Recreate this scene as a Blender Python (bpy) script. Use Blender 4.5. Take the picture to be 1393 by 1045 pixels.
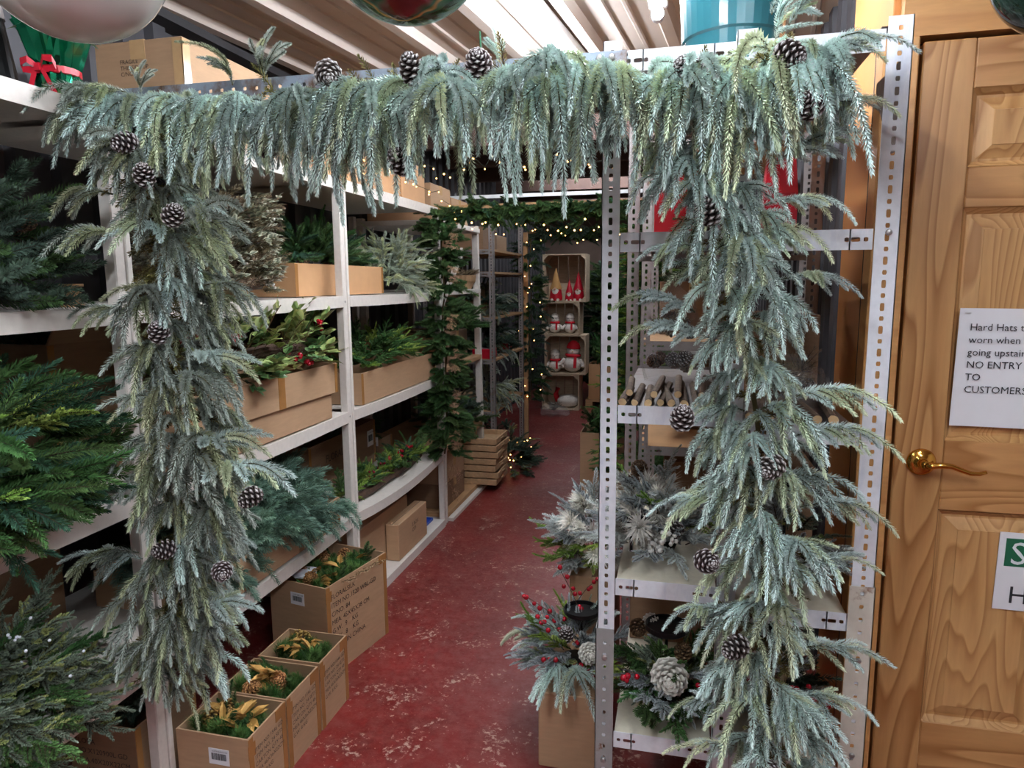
import bpy, bmesh, math, random
from mathutils import Vector, Matrix, Euler

for o in list(bpy.data.objects): bpy.data.objects.remove(o, do_unlink=True)
SC = bpy.context.scene
COL = SC.collection
PI = math.pi
RNG = random.Random(7)

# ---------------------------------------------------------------- camera, world, exposure
cd = bpy.data.cameras.new('camera'); cam = bpy.data.objects.new('camera', cd); COL.objects.link(cam)
cd.sensor_width = 36.0; cd.lens = 940.0 / 1393.0 * 36.0; cd.clip_start = 0.02; cd.clip_end = 60
pitch, yaw, roll = math.radians(8.35), math.radians(13.6), math.radians(0.5)
fw = Vector((-math.sin(yaw)*math.cos(pitch), math.cos(yaw)*math.cos(pitch), -math.sin(pitch)))
r0 = Vector((math.cos(yaw), math.sin(yaw), 0)); u0 = r0.cross(fw)
rv = r0*math.cos(roll) - u0*math.sin(roll); uv = u0*math.cos(roll) + r0*math.sin(roll)
cam.matrix_world = Matrix(((rv.x, uv.x, -fw.x, 0), (rv.y, uv.y, -fw.y, 0), (rv.z, uv.z, -fw.z, 1.42), (0, 0, 0, 1)))
SC.camera = cam
world = bpy.data.worlds.new('world'); SC.world = world; world.use_nodes = True
world.node_tree.nodes['Background'].inputs[0].default_value = (0.72, 0.82, 1.0, 1)
world.node_tree.nodes['Background'].inputs[1].default_value = 0.18
SC.view_settings.view_transform = 'Standard'; SC.view_settings.look = 'None'
SC.view_settings.exposure = 0.48; SC.view_settings.gamma = 1.0
TUBE_POWER = 85.0

# ---------------------------------------------------------------- helpers
def lin(c, a=1.0):
    def f(v):
        v /= 255.0
        return v/12.92 if v <= 0.04045 else ((v+0.055)/1.055)**2.4
    return (f(c[0]), f(c[1]), f(c[2]), a)
def nlin(c): return lin(c)[:3]

def link(o, parent=None):
    COL.objects.link(o)
    if parent is not None: o.parent = parent
    return o
def thing(name, label, cat, loc=(0, 0, 0), rz=0.0, group=None, kind=None):
    o = bpy.data.objects.new(name, None); COL.objects.link(o); o.empty_display_size = 0.05
    o.location = loc; o.rotation_euler = (0, 0, rz)
    tag(o, label, cat, group, kind); return o
def tag(o, label=None, cat=None, group=None, kind=None):
    if label: o['label'] = label
    if cat: o['category'] = cat
    if group: o['group'] = group
    if kind: o['kind'] = kind
    return o
def inst(name, me, parent=None, loc=(0, 0, 0), rot=(0, 0, 0), s=1.0, mat=None):
    o = bpy.data.objects.new(name, me); link(o, parent)
    o.location = loc; o.rotation_euler = rot
    o.scale = (s, s, s) if isinstance(s, (int, float)) else s
    return o

class MB:
    """collects faces of one mesh"""
    def __init__(s): s.v = []; s.f = []; s.c = []; s.sm = False
    def add(s, vs, fs, col=None):
        n = len(s.v); s.v += [tuple(v) for v in vs]; s.f += [tuple(i+n for i in f) for f in fs]
        s.c += [col or (1, 1, 1)]*len(vs)
        return s
    def box(s, x0, x1, y0, y1, z0, z1, col=None, M=None):
        vs = [Vector((x, y, z)) for z in (z0, z1) for y in (y0, y1) for x in (x0, x1)]
        if M: vs = [M @ v for v in vs]
        return s.add(vs, [(0, 2, 3, 1), (4, 5, 7, 6), (0, 1, 5, 4), (2, 6, 7, 3), (0, 4, 6, 2), (1, 3, 7, 5)], col)
    def tube(s, pts, r, n=6, col=None, cap=True, r1=None):
        pts = [Vector(p) for p in pts]; m = len(pts); vs = []; fs = []
        up = Vector((0.13, 0.21, 0.97))
        for i, p in enumerate(pts):
            t = (pts[min(i+1, m-1)]-pts[max(i-1, 0)]).normalized()
            a = t.cross(up)
            if a.length < 1e-3: a = t.cross(Vector((1, 0, 0)))
            a.normalize(); b = t.cross(a)
            rr = r if r1 is None else r+(r1-r)*i/max(1, m-1)
            for k in range(n):
                q = 2*PI*k/n; vs.append(p+a*(rr*math.cos(q))+b*(rr*math.sin(q)))
        for i in range(m-1):
            for k in range(n):
                fs.append((i*n+k, i*n+(k+1) % n, (i+1)*n+(k+1) % n, (i+1)*n+k))
        if cap: fs += [tuple(range(n))[::-1], tuple(range((m-1)*n, m*n))]
        return s.add(vs, fs, col)
    def lathe(s, prof, n=24, col=None, M=None):
        vs = []; fs = []; m = len(prof)
        for (r, z) in prof:
            for k in range(n):
                q = 2*PI*k/n; vs.append(Vector((r*math.cos(q), r*math.sin(q), z)))
        if M: vs = [M @ v for v in vs]
        for i in range(m-1):
            for k in range(n):
                fs.append((i*n+k, i*n+(k+1) % n, (i+1)*n+(k+1) % n, (i+1)*n+k))
        return s.add(vs, fs, col)
    def prism(s, poly, y0, y1, col=None, M=None):
        n = len(poly)
        vs = [Vector((x, y0, z)) for x, z in poly]+[Vector((x, y1, z)) for x, z in poly]
        if M: vs = [M @ v for v in vs]
        fs = [tuple(range(n)), tuple(range(2*n-1, n-1, -1))]+[(i, n+i, n+(i+1) % n, (i+1) % n) for i in range(n)]
        return s.add(vs, fs, col)
    def mesh(s, name, mat, bevel=0.0, smooth=False, colors=False):
        me = bpy.data.meshes.new(name); me.from_pydata(s.v, [], s.f)
        if bevel > 0 or not colors:
            bm = bmesh.new(); bm.from_mesh(me)
            bmesh.ops.recalc_face_normals(bm, faces=bm.faces)
            if bevel > 0:
                bmesh.ops.bevel(bm, geom=bm.edges[:], offset=bevel, segments=1, affect='EDGES', clamp_overlap=True)
            bm.to_mesh(me); bm.free()
        if colors:
            at = me.color_attributes.new('Col', 'FLOAT_COLOR', 'POINT')
            flat = []
            for c in s.c: flat += [c[0], c[1], c[2], 1.0]
            at.data.foreach_set('color', flat)
        if smooth: me.polygons.foreach_set('use_smooth', [True]*len(me.polygons))
        if mat: me.materials.append(mat)
        me.update(); return me
    def build(s, name, mat, parent=None, loc=(0, 0, 0), rot=(0, 0, 0), bevel=0.0, smooth=False, colors=False):
        return inst(name, s.mesh(name, mat, bevel, smooth, colors), parent, loc, rot)

def box_obj(name, mat, parent, x0, x1, y0, y1, z0, z1, bevel=0.0):
    return MB().box(x0, x1, y0, y1, z0, z1).build(name, mat, parent, bevel=bevel)
def struct(o, label=None):
    o['kind'] = 'structure'
    if label: o['label'] = label
    return o

# ---------------------------------------------------------------- materials
def node_mat(name):
    m = bpy.data.materials.new(name); m.use_nodes = True
    nt = m.node_tree; b = nt.nodes['Principled BSDF']
    return m, nt, b
def N(nt, t, **kw):
    n = nt.nodes.new(t)
    for k, v in kw.items():
        if hasattr(n, k) and not isinstance(v, (tuple,)) or k in ('operation', 'blend_type', 'data_type'):
            setattr(n, k, v)
        else: n.inputs[k].default_value = v
    return n
def ramp(nt, fac, stops):
    r = nt.nodes.new('ShaderNodeValToRGB'); el = r.color_ramp.elements
    while len(el) < len(stops): el.new(0.5)
    for e, (p, c) in zip(el, stops): e.position = p; e.color = c
    nt.links.new(fac, r.inputs[0]); return r.outputs[0]
def noise(nt, scale, detail=4, rough=0.55, vec=None, stretch=None):
    n = nt.nodes.new('ShaderNodeTexNoise'); n.inputs['Scale'].default_value = scale
    n.inputs['Detail'].default_value = detail; n.inputs['Roughness'].default_value = rough
    tc = nt.nodes.new('ShaderNodeTexCoord'); src = tc.outputs['Object'] if vec is None else vec
    if stretch:
        mp = nt.nodes.new('ShaderNodeMapping'); mp.inputs['Scale'].default_value = stretch
        nt.links.new(src, mp.inputs[0]); src = mp.outputs[0]
    nt.links.new(src, n.inputs['Vector']); return n.outputs[0]
def mixc(nt, fac, a, b):
    m = nt.nodes.new('ShaderNodeMix'); m.data_type = 'RGBA'
    for sock, v in ((m.inputs[0], fac), (m.inputs[6], a), (m.inputs[7], b)):
        if hasattr(v, 'is_linked') or hasattr(v, 'links'): nt.links.new(v, sock)
        else: sock.default_value = v
    return m.outputs[2]
def bump(nt, b, h, strength=0.2, dist=0.01):
    n = nt.nodes.new('ShaderNodeBump'); n.inputs['Strength'].default_value = strength; n.inputs['Distance'].default_value = dist
    nt.links.new(h, n.inputs['Height']); nt.links.new(n.outputs[0], b.inputs['Normal'])

def plain(name, c, rough=0.5, metal=0.0, var=0.12, scale=14, bmp=0.0, stretch=None):
    """colour with soft mottling"""
    m, nt, b = node_mat(name)
    a = lin(c); lo = tuple(x*(1-var) for x in a[:3])+(1,); hi = tuple(min(1, x*(1+var)) for x in a[:3])+(1,)
    f = noise(nt, scale, stretch=stretch)
    nt.links.new(ramp(nt, f, [(0.3, lo), (0.7, hi)]), b.inputs['Base Color'])
    b.inputs['Roughness'].default_value = rough; b.inputs['Metallic'].default_value = metal
    if bmp: bump(nt, b, f, bmp)
    return m
def worn(name, c, c2, thr=(0.58, 0.66), scale=9, rough=0.5, metal=0.0, fine=60, bmp=0.1, stretch=None):
    """paint c with worn or stained patches c2"""
    m, nt, b = node_mat(name)
    f = noise(nt, scale, 8, 0.68, stretch=stretch)
    g = noise(nt, fine, 3)
    base = ramp(nt, g, [(0.25, tuple(x*0.88 for x in lin(c)[:3])+(1,)), (0.75, lin(c))])
    mask = ramp(nt, f, [(thr[0], (0, 0, 0, 1)), (thr[1], (1, 1, 1, 1))])
    nt.links.new(mixc(nt, mask, base, lin(c2)), b.inputs['Base Color'])
    b.inputs['Roughness'].default_value = rough; b.inputs['Metallic'].default_value = metal
    if bmp: bump(nt, b, f, bmp)
    return m
def emit(name, c, s):
    m, nt, b = node_mat(name)
    b.inputs['Base Color'].default_value = lin(c); b.inputs['Emission Color'].default_value = lin(c)
    b.inputs['Emission Strength'].default_value = s
    return m
def foliage_mat(name, rough=0.6, spec=0.3, var=0.35):
    m, nt, b = node_mat(name)
    a = nt.nodes.new('ShaderNodeAttribute'); a.attribute_name = 'Col'
    oi = nt.nodes.new('ShaderNodeObjectInfo')
    mr = nt.nodes.new('ShaderNodeMapRange'); mr.inputs['To Min'].default_value = 1-var; mr.inputs['To Max'].default_value = 1+var*0.6
    nt.links.new(oi.outputs['Random'], mr.inputs[0])
    hs = nt.nodes.new('ShaderNodeHueSaturation')
    mh = nt.nodes.new('ShaderNodeMapRange'); mh.inputs['To Min'].default_value = 0.48; mh.inputs['To Max'].default_value = 0.525
    mm = nt.nodes.new('ShaderNodeMath'); mm.operation = 'FRACT'; m2 = nt.nodes.new('ShaderNodeMath'); m2.operation = 'MULTIPLY'; m2.inputs[1].default_value = 7.31
    nt.links.new(oi.outputs['Random'], m2.inputs[0]); nt.links.new(m2.outputs[0], mm.inputs[0]); nt.links.new(mm.outputs[0], mh.inputs[0])
    nt.links.new(mh.outputs[0], hs.inputs['Hue']); nt.links.new(mr.outputs[0], hs.inputs['Value'])
    nt.links.new(a.outputs['Color'], hs.inputs['Color']); nt.links.new(hs.outputs[0], b.inputs['Base Color'])
    b.inputs['Roughness'].default_value = rough; b.inputs['Specular IOR Level'].default_value = spec
    return m

M = {}
M['fol'] = foliage_mat('needles', 0.7, 0.15)
M['leaf'] = foliage_mat('leaves', 0.38, 0.5, 0.25)
M['cone'] = foliage_mat('pinecone_scales', 0.6, 0.3, 0.15)
M['gold'] = plain('gold_leaf', (190, 146, 78), 0.45, 0.45, 0.2, 30)
M['white_wood'] = worn('white_painted_timber', (222, 214, 206), (150, 138, 124), (0.66, 0.74), 7, 0.55, stretch=(1, 1, 1))
M['dark_back'] = plain('dark_backing', (44, 42, 44), 0.7, 0.0, 0.25, 5)
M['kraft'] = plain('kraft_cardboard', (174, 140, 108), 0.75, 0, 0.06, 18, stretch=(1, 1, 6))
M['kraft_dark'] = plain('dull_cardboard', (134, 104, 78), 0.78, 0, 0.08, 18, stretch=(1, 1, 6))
M['kraft_orange'] = plain('orange_cardboard', (192, 148, 106), 0.75, 0, 0.05, 18)
M['tape'] = plain('brown_packing_tape', (158, 112, 66), 0.25, 0, 0.06, 30)
M['clear_tape'] = plain('clear_packing_tape', (196, 160, 116), 0.12, 0, 0.06, 30)
M['ink'] = plain('printing_ink', (52, 42, 36), 0.7, 0, 0.1)
M['black_ink'] = plain('black_print', (32, 34, 40), 0.6, 0, 0.1)
M['paper'] = plain('white_paper', (226, 226, 230), 0.6, 0, 0.03, 8)
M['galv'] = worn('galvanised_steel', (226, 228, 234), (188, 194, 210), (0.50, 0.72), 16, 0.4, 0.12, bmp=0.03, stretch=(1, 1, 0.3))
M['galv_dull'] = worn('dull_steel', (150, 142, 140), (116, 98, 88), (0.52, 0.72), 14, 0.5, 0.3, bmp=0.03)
M['rusty_grey'] = worn('rust_flecked_grey_steel', (150, 148, 146), (112, 76, 52), (0.60, 0.68), 26, 0.55, 0.2)
M['rusty_cream'] = worn('rust_stained_cream_steel', (212, 204, 190), (120, 72, 42), (0.60, 0.70), 11, 0.55, 0.1)
M['cream_metal'] = worn('cream_painted_shelf', (216, 208, 188), (128, 112, 92), (0.68, 0.73), 9, 0.5, 0.0)
M['screw'] = plain('screw_steel', (176, 172, 170), 0.35, 0.8, 0.1, 60)
M['brass'] = plain('polished_brass', (214, 160, 74), 0.16, 1.0, 0.06, 30)
M['black_metal'] = plain('black_metal', (20, 20, 22), 0.4, 0.4, 0.2, 30)
M['berry'] = plain('red_berry', (158, 18, 34), 0.18, 0, 0.15, 40)
M['berry_dark'] = plain('dark_red_berry', (112, 14, 30), 0.25, 0, 0.15, 40)
M['twig'] = plain('brown_twig', (78, 56, 44), 0.8, 0, 0.3, 60)
M['bark'] = plain('log_bark', (98, 80, 66), 0.85, 0, 0.3, 40, 0.3)
M['log_end'] = plain('cut_log_end', (206, 172, 128), 0.7, 0, 0.12, 60)
M['red_ribbon'] = plain('red_satin_ribbon', (186, 22, 44), 0.35, 0, 0.1, 20)
M['red_felt'] = plain('red_felt', (214, 26, 44), 0.7, 0, 0.06, 30)
M['white_plush'] = plain('white_plush', (226, 216, 206), 0.9, 0, 0.12, 60, 0.4)
M['skin_felt'] = plain('peach_felt', (208, 160, 132), 0.85, 0, 0.05)
M['tan_felt'] = plain('tan_felt', (186, 140, 86), 0.85, 0, 0.1)
M['crate'] = plain('weathered_crate_wood', (188, 166, 140), 0.8, 0, 0.18, 10, 0.1, (1, 6, 6))
M['rawwood'] = plain('raw_timber', (178, 138, 98), 0.75, 0, 0.14, 8, 0.1, (1, 1, 8))
M['wicker'] = plain('woven_wicker', (176, 142, 106), 0.8, 0, 0.2, 40, 0.3)
M['blue'] = plain('blue_plastic', (34, 72, 168), 0.35, 0, 0.08)
M['tissue'] = plain('white_tissue', (214, 218, 228), 0.7, 0, 0.08, 30, 0.3)
M['green_print'] = plain('green_print', (18, 92, 62), 0.5, 0, 0.05)
M['terracotta'] = plain('dark_floor_pot', (46, 44, 44), 0.6)
M['bulb'] = emit('warm_bulb', (255, 190, 110), 7)
M['tube'] = emit('fluorescent_tube', (238, 246, 255), TUBE_POWER)
M['fitting'] = plain('white_lamp_housing', (226, 226, 226), 0.4, 0, 0.04)
M['lamp_clear'] = plain('tube_cap', (196, 198, 204), 0.2, 0.1, 0.06)
M['wire'] = plain('dark_green_wire', (34, 46, 36), 0.6)

def floor_mat():
    m, nt, b = node_mat('worn_red_floor_paint')
    big = noise(nt, 1.6, 5, 0.6); mid = noise(nt, 7, 9, 0.72); fine = noise(nt, 55, 4, 0.7)
    red = ramp(nt, big, [(0.3, lin((94, 22, 18))), (0.7, lin((122, 24, 22)))])
    dirt = ramp(nt, noise(nt, 22, 6, 0.7), [(0.42, (0, 0, 0, 1)), (0.78, (0.45, 0.45, 0.45, 1))])
    c1 = mixc(nt, dirt, red, lin((132, 92, 84)))
    s = nt.nodes.new('ShaderNodeMath'); s.operation = 'MULTIPLY'; nt.links.new(mid, s.inputs[0]); nt.links.new(fine, s.inputs[1])
    worn_mask = ramp(nt, s.outputs[0], [(0.305, (0, 0, 0, 1)), (0.37, (1, 1, 1, 1))])
    c2 = mixc(nt, worn_mask, c1, lin((168, 140, 126)))
    nt.links.new(c2, b.inputs['Base Color'])
    rr = ramp(nt, fine, [(0.3, (0.28, 0.28, 0.28, 1)), (0.75, (0.62, 0.62, 0.62, 1))]); nt.links.new(rr, b.inputs['Roughness'])
    bump(nt, b, mid, 0.25, 0.01)
    return m
M['floor'] = floor_mat()

def pine_mat(name, c1, c2, scale=5.0, axis='Z', dist=3.2, seed=0.0):
    """growth ring bands drawn out along the board"""
    m, nt, b = node_mat(name)
    tc = nt.nodes.new('ShaderNodeTexCoord'); mp = nt.nodes.new('ShaderNodeMapping')
    st = {'Z': (1, 1, 0.12), 'X': (0.12, 1, 1)}[axis]
    mp.inputs['Scale'].default_value = st; mp.inputs['Location'].default_value = (seed, seed*0.7, seed*1.3)
    nt.links.new(tc.outputs['Object'], mp.inputs[0])
    nz = nt.nodes.new('ShaderNodeTexNoise'); nz.inputs['Scale'].default_value = scale; nz.inputs['Detail'].default_value = 1.5
    nt.links.new(mp.outputs[0], nz.inputs['Vector'])
    mu = nt.nodes.new('ShaderNodeMath'); mu.operation = 'MULTIPLY'; mu.inputs[1].default_value = 26*dist/3.2
    nt.links.new(nz.outputs[0], mu.inputs[0])
    fr = nt.nodes.new('ShaderNodeMath'); fr.operation = 'FRACT'; nt.links.new(mu.outputs[0], fr.inputs[0])
    col = ramp(nt, fr.outputs[0], [(0.0, lin(c1)), (0.55, lin(tuple((p*2+q)/3 for p, q in zip(c1, c2)))), (0.88, lin(c2)), (1.0, lin(c1))])
    g = noise(nt, 90, 3, 0.6, mp.outputs[0])
    col2 = mixc(nt, ramp(nt, g, [(0.35, (0.0, 0, 0, 1)), (0.8, (0.22, 0.22, 0.22, 1))]), col, lin((120, 78, 40)))
    nt.links.new(col2, b.inputs['Base Color']); b.inputs['Roughness'].default_value = 0.42
    return m
M['pine_v'] = pine_mat('varnished_pine_upright', (192, 146, 94), (148, 98, 52), 5.2, 'Z')
M['pine_h'] = pine_mat('varnished_pine_crosswise', (188, 140, 90), (150, 100, 54), 5.2, 'X', 2.6, 3.1)
M['pine_p'] = pine_mat('varnished_pine_panel', (198, 154, 102), (164, 116, 68), 7.0, 'Z', 3.0, 7.7)
M['ply'] = pine_mat('plywood_board', (206, 154, 96), (190, 136, 80), 2.2, 'X', 1.6, 1.7)
M['orange_board'] = plain('orange_timber_board', (206, 138, 76), 0.55, 0, 0.05, 6, stretch=(1, 1, 0.1))
M['ceiling'] = plain('cream_roof_sheet', (184, 170, 160), 0.5, 0, 0.05, 3)
M['dark_steel'] = plain('dark_corrugated_steel', (66, 64, 68), 0.5, 0.2, 0.2, 5, stretch=(1, 1, 0.2))
M['far_beam'] = plain('brown_roof_timber', (84, 62, 54), 0.75, 0, 0.2, 6)
M['far_wall'] = plain('dim_far_wall', (104, 84, 74), 0.8, 0, 0.2, 3)
M['pale_wall'] = plain('pale_wall', (196, 190, 184), 0.8, 0, 0.05, 3)

def glossy(name, stops, scale, rough=0.08, metal=0.0, coat=0.6, kind='noise'):
    m, nt, b = node_mat(name)
    if kind == 'noise': f = noise(nt, scale, 3, 0.5)
    nt.links.new(ramp(nt, f, [(p, lin(c)) for p, c in stops]), b.inputs['Base Color'])
    b.inputs['Roughness'].default_value = rough; b.inputs['Metallic'].default_value = metal; b.inputs['Coat Weight'].default_value = coat
    return m
M['pearl'] = glossy('pearl_white_gloss', [(0.35, (214, 210, 206)), (0.65, (228, 226, 222))], 3, 0.22, 0.1)
M['bauble'] = glossy('painted_green_red_gold_glass', [(0.42, (40, 96, 62)), (0.50, (58, 120, 78)), (0.52, (206, 170, 88)), (0.55, (50, 108, 70)), (0.60, (132, 30, 38)), (0.7, (96, 16, 26))], 9, 0.12, 0.2)
M['green_ball'] = glossy('dark_green_gloss', [(0.4, (12, 44, 32)), (0.6, (18, 60, 44))], 6, 0.1, 0.3)
M['foil'] = glossy('green_foil', [(0.3, (10, 96, 66)), (0.55, (22, 136, 96)), (0.66, (150, 120, 52)), (0.72, (16, 110, 76))], 5, 0.14, 0.9, 0.2)
M['foil_fold'] = M['foil']
M['teal'] = glossy('teal_plastic', [(0.3, (34, 88, 98)), (0.7, (42, 100, 110))], 4, 0.25, 0, 0.2)
def cellophane():
    m, nt, b = node_mat('clear_cellophane')
    b.inputs['Base Color'].default_value = (0.7, 0.7, 0.7, 1); b.inputs['Roughness'].default_value = 0.08
    b.inputs['Alpha'].default_value = 0.14; b.inputs['Specular IOR Level'].default_value = 1.0
    f = noise(nt, 22, 3); bump(nt, b, f, 0.9, 0.02)
    return m
M['cello'] = cellophane()
# ---------------------------------------------------------------- foliage meshes (shared by many sprigs)
def jit(c, rng, a=0.12):
    k = 1+rng.uniform(-a, a); return (c[0]*k, c[1]*k, c[2]*k)
def curve(p0, d0, L, droop, steps, rng, wob=0.0):
    p = Vector(p0); d = Vector(d0).normalized(); pts = [p.copy()]; h = L/steps
    for _ in range(steps):
        d = d+Vector((0, 0, -droop*h))+Vector((rng.uniform(-wob, wob), rng.uniform(-wob, wob), rng.uniform(-wob, wob)))
        d.normalize(); p = p+d*h; pts.append(p.copy())
    return pts
def at_curve(pts, t):
    x = t*(len(pts)-1); i = min(int(x), len(pts)-2); f = x-i
    return pts[i].lerp(pts[i+1], f), (pts[i+1]-pts[i]).normalized()
def needles(mb, pts, n, nl, ang, w, cb, ct, rng, flat=0.0, taper=0.3, t0=0.0):
    """n thin needles around a stem, leaning ahead, closing up at the tip"""
    for k in range(n):
        t = t0+(1-t0)*(k+rng.random())/n
        P, T = at_curve(pts, min(t, 0.999))
        a = T.cross(Vector((0, 0, 1)))
        if a.length < 1e-3: a = Vector((1, 0, 0))
        a.normalize(); b = a.cross(T)
        ph = k*2.39996+rng.uniform(-0.3, 0.3)
        nd = a*math.cos(ph)+b*(math.sin(ph)*(1-flat))
        if nd.length < 0.2: nd = a
        nd.normalize()
        an = ang*(1-0.55*max(0.0, (t-0.7)/0.3))+rng.uniform(-0.14, 0.14)
        L = nl*(1-taper*max(0.0, (t-0.5)*2)**2)*rng.uniform(0.8, 1.15)
        D = T*math.cos(an)+nd*math.sin(an)
        s = D.cross(T); s = s.normalized()*(w/2) if s.length > 1e-4 else a*(w/2)
        mid = P+D*(L*0.6); tip = P+D*L
        c1 = jit(cb, rng); c2 = jit(ct, rng); i = len(mb.v)
        mb.v += [tuple(P), tuple(mid+s), tuple(tip), tuple(mid-s)]
        mb.f.append((i, i+1, i+2, i+3)); mb.c += [c1, c2, c2, c2]
def branch(rng, L, nt, tl, nl, dens, ang, w, droop, up, cb, ct, spread=0.9, stem=(60, 48, 38), flat=0.0, mdroop=None, alt=None, t_from=0.25, main=True, stemr=0.0018, wob=0.06, taper=0.45):
    """a main twig with nt needle-clad tails"""
    mb = MB(); sc = nlin(stem); cb = nlin(cb); ct = nlin(ct)
    md = droop*0.4 if mdroop is None else mdroop
    mp = curve((0, 0, 0), (1, rng.uniform(-0.15, 0.15), up), L, md, 6, rng, wob*0.5)
    mb.tube(mp, stemr, 4, sc, r1=stemr*0.5)
    if main: needles(mb, mp, int(L*dens*0.8), nl, ang, w, cb, ct, rng, flat, 0.1)
    for k in range(nt):
        t = t_from+(1-t_from)*(k+rng.random()*0.8)/nt if k < nt-1 else 0.99
        P, T = at_curve(mp, min(t, 0.99))
        side = (-1)**k
        yaw = side*rng.uniform(0.25, 1.0)*spread if k < nt-1 else rng.uniform(-0.2, 0.2)
        d = Matrix.Rotation(yaw, 3, 'Z') @ T
        d = d+Vector((0, 0, rng.uniform(-0.25, 0.25)))
        TL = tl*rng.uniform(0.7, 1.25)*(1.0-0.25*(t if k < nt-1 else 0))
        pts = curve(P, d, TL, droop*rng.uniform(0.7, 1.3), 8, rng, wob)
        mb.tube(pts, stemr*0.7, 3, sc, r1=stemr*0.3)
        c_b, c_t = cb, ct
        if alt and rng.random() < alt[2]: c_b, c_t = nlin(alt[0]), nlin(alt[1])
        k2 = rng.uniform(0.85, 1.12); c_b = tuple(x*k2 for x in c_b); c_t = tuple(x*k2 for x in c_t)
        needles(mb, pts, int(TL*dens), nl, ang, w, c_b, c_t, rng, flat, taper)
    return mb
def kinds(name, n, fn, mat='fol', seed=1):
    out = []
    for i in range(n):
        rng = random.Random(seed*100+i)
        out.append(fn(rng).mesh(name, M[mat], colors=True))
    return out
def leaf_geo(mb, P, D, up, L, Wd, c, edge, fold=0.25):
    D = D.normalized(); S = D.cross(up)
    S = S.normalized() if S.length > 1e-3 else Vector((1, 0, 0)); U = S.cross(D)
    def q(x, y, z): return P+D*(x*L)+S*(y*Wd)+U*(z*L)
    vs = [q(0, 0, 0), q(0.3, 0, 0.02), q(0.7, 0, 0.0), q(1, 0, -0.1),
          q(0.22, 0.42, fold*0.35), q(0.6, 0.46, fold*0.3), q(0.22, -0.42, fold*0.35), q(0.6, -0.46, fold*0.3)]
    i = len(mb.v); mb.v += [tuple(v) for v in vs]
    mb.c += [c, c, c, edge, edge, edge, edge, edge]
    for f in ((0, 1, 4), (1, 2, 5, 4), (2, 3, 5), (0, 6, 1), (1, 6, 7, 2), (2, 7, 3)): mb.f.append(tuple(i+a for a in f))
def leaf_sprig(rng, L, n, ll, lw, c, edge, stem=(110, 84, 56), droop=0.6, up=0.3, fuzz=0):
    mb = MB(); pts = curve((0, 0, 0), (1, 0, up), L, droop, 6, rng, 0.08)
    mb.tube(pts, 0.0016, 4, nlin(stem))
    for k in range(n):
        t = 0.15+0.85*(k+0.5)/n; P, T = at_curve(pts, min(t, 0.99)); s = (-1)**k
        D = T*0.6+Vector((-T.y, T.x, 0))*s*rng.uniform(0.5, 1.0)+Vector((0, 0, rng.uniform(-0.2, 0.6)))
        kk = rng.uniform(0.8, 1.2)
        leaf_geo(mb, P, D, Vector((rng.uniform(-0.4, 0.4), rng.uniform(-0.4, 0.4), 1)), ll*kk, lw*kk, jit(nlin(c), rng, 0.2), jit(nlin(edge), rng, 0.15))
    if fuzz: needles(mb, pts, fuzz, 0.02, 1.0, 0.0018, nlin((80, 74, 50)), nlin((130, 122, 92)), rng)
    return mb
def puff(rng, n, nl, w, cb, ct, up=0.5, cone=1.1, L=0.05):
    """long needles bursting from the end of a short twig"""
    mb = MB(); mb.tube([(0, 0, 0), (L*0.5, 0, up*L*0.5), (L, 0, up*L)], 0.002, 4, nlin((70, 58, 46)))
    ax = Vector((1, 0, up)).normalized(); P = Vector((L, 0, up*L)); cb = nlin(cb); ct = nlin(ct)
    a = ax.cross(Vector((0, 1, 0))).normalized(); b = ax.cross(a)
    for k in range(n):
        ph = k*2.39996; th = cone*math.sqrt((k+0.5)/n)+rng.uniform(-0.1, 0.1)
        D = ax*math.cos(th)+(a*math.cos(ph)+b*math.sin(ph))*math.sin(th)
        LL = nl*rng.uniform(0.75, 1.1); s = D.cross(ax); s = s.normalized()*w/2 if s.length > 1e-3 else a*w/2
        st = P-ax*rng.uniform(0, L*0.8); m_ = st+D*LL*0.5+Vector((0, 0, 0.004)); e = st+D*LL+Vector((0, 0, -LL*0.12))
        i = len(mb.v); mb.v += [tuple(st), tuple(m_+s), tuple(e), tuple(m_-s)]; mb.f.append((i, i+1, i+2, i+3))
        c1 = jit(cb, rng, 0.2); c2 = jit(ct, rng, 0.15); mb.c += [c1, c2, c2, c2]
    return mb

V = {}
FR = dict(spread=1.15, mdroop=3, taper=0.2, stem=(86, 84, 62), stemr=0.0022)
V['frost'] = kinds('frosted_sprig', 14, lambda r: branch(r, r.uniform(0.06, 0.10), 7, 0.122, 0.0150, 1900, 0.86, 0.0026, 14, 0.2, (146, 168, 160), (226, 244, 238), alt=((150, 164, 132), (226, 234, 202), 0.3), **FR), seed=1)
V['frost_shaded'] = kinds('shaded_frosted_sprig', 14, lambda r: branch(r, r.uniform(0.06, 0.09), 7, 0.122, 0.0145, 1900, 0.84, 0.0025, 15, 0.2, (98, 108, 97), (180, 190, 180), alt=((116, 124, 92), (188, 194, 158), 0.35), **FR), seed=2)  # darker copy of the frosted sprig, shade put into its grey
V['frost_long'] = kinds('long_frosted_sprig', 8, lambda r: branch(r, r.uniform(0.11, 0.15), 8, 0.105, 0.0150, 1900, 0.86, 0.0026, 9, 0.35, (132, 152, 146), (218, 234, 230), alt=((148, 162, 130), (224, 232, 200), 0.35), **FR), seed=3)
V['frost_hang'] = kinds('hanging_frosted_sprig', 12, lambda r: branch(r, r.uniform(0.035, 0.06), 7, 0.195, 0.0155, 1750, 0.86, 0.0026, 17, 0.3, (146, 168, 160), (226, 244, 238), alt=((150, 164, 132), (226, 234, 202), 0.28), **FR), seed=30)
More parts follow.
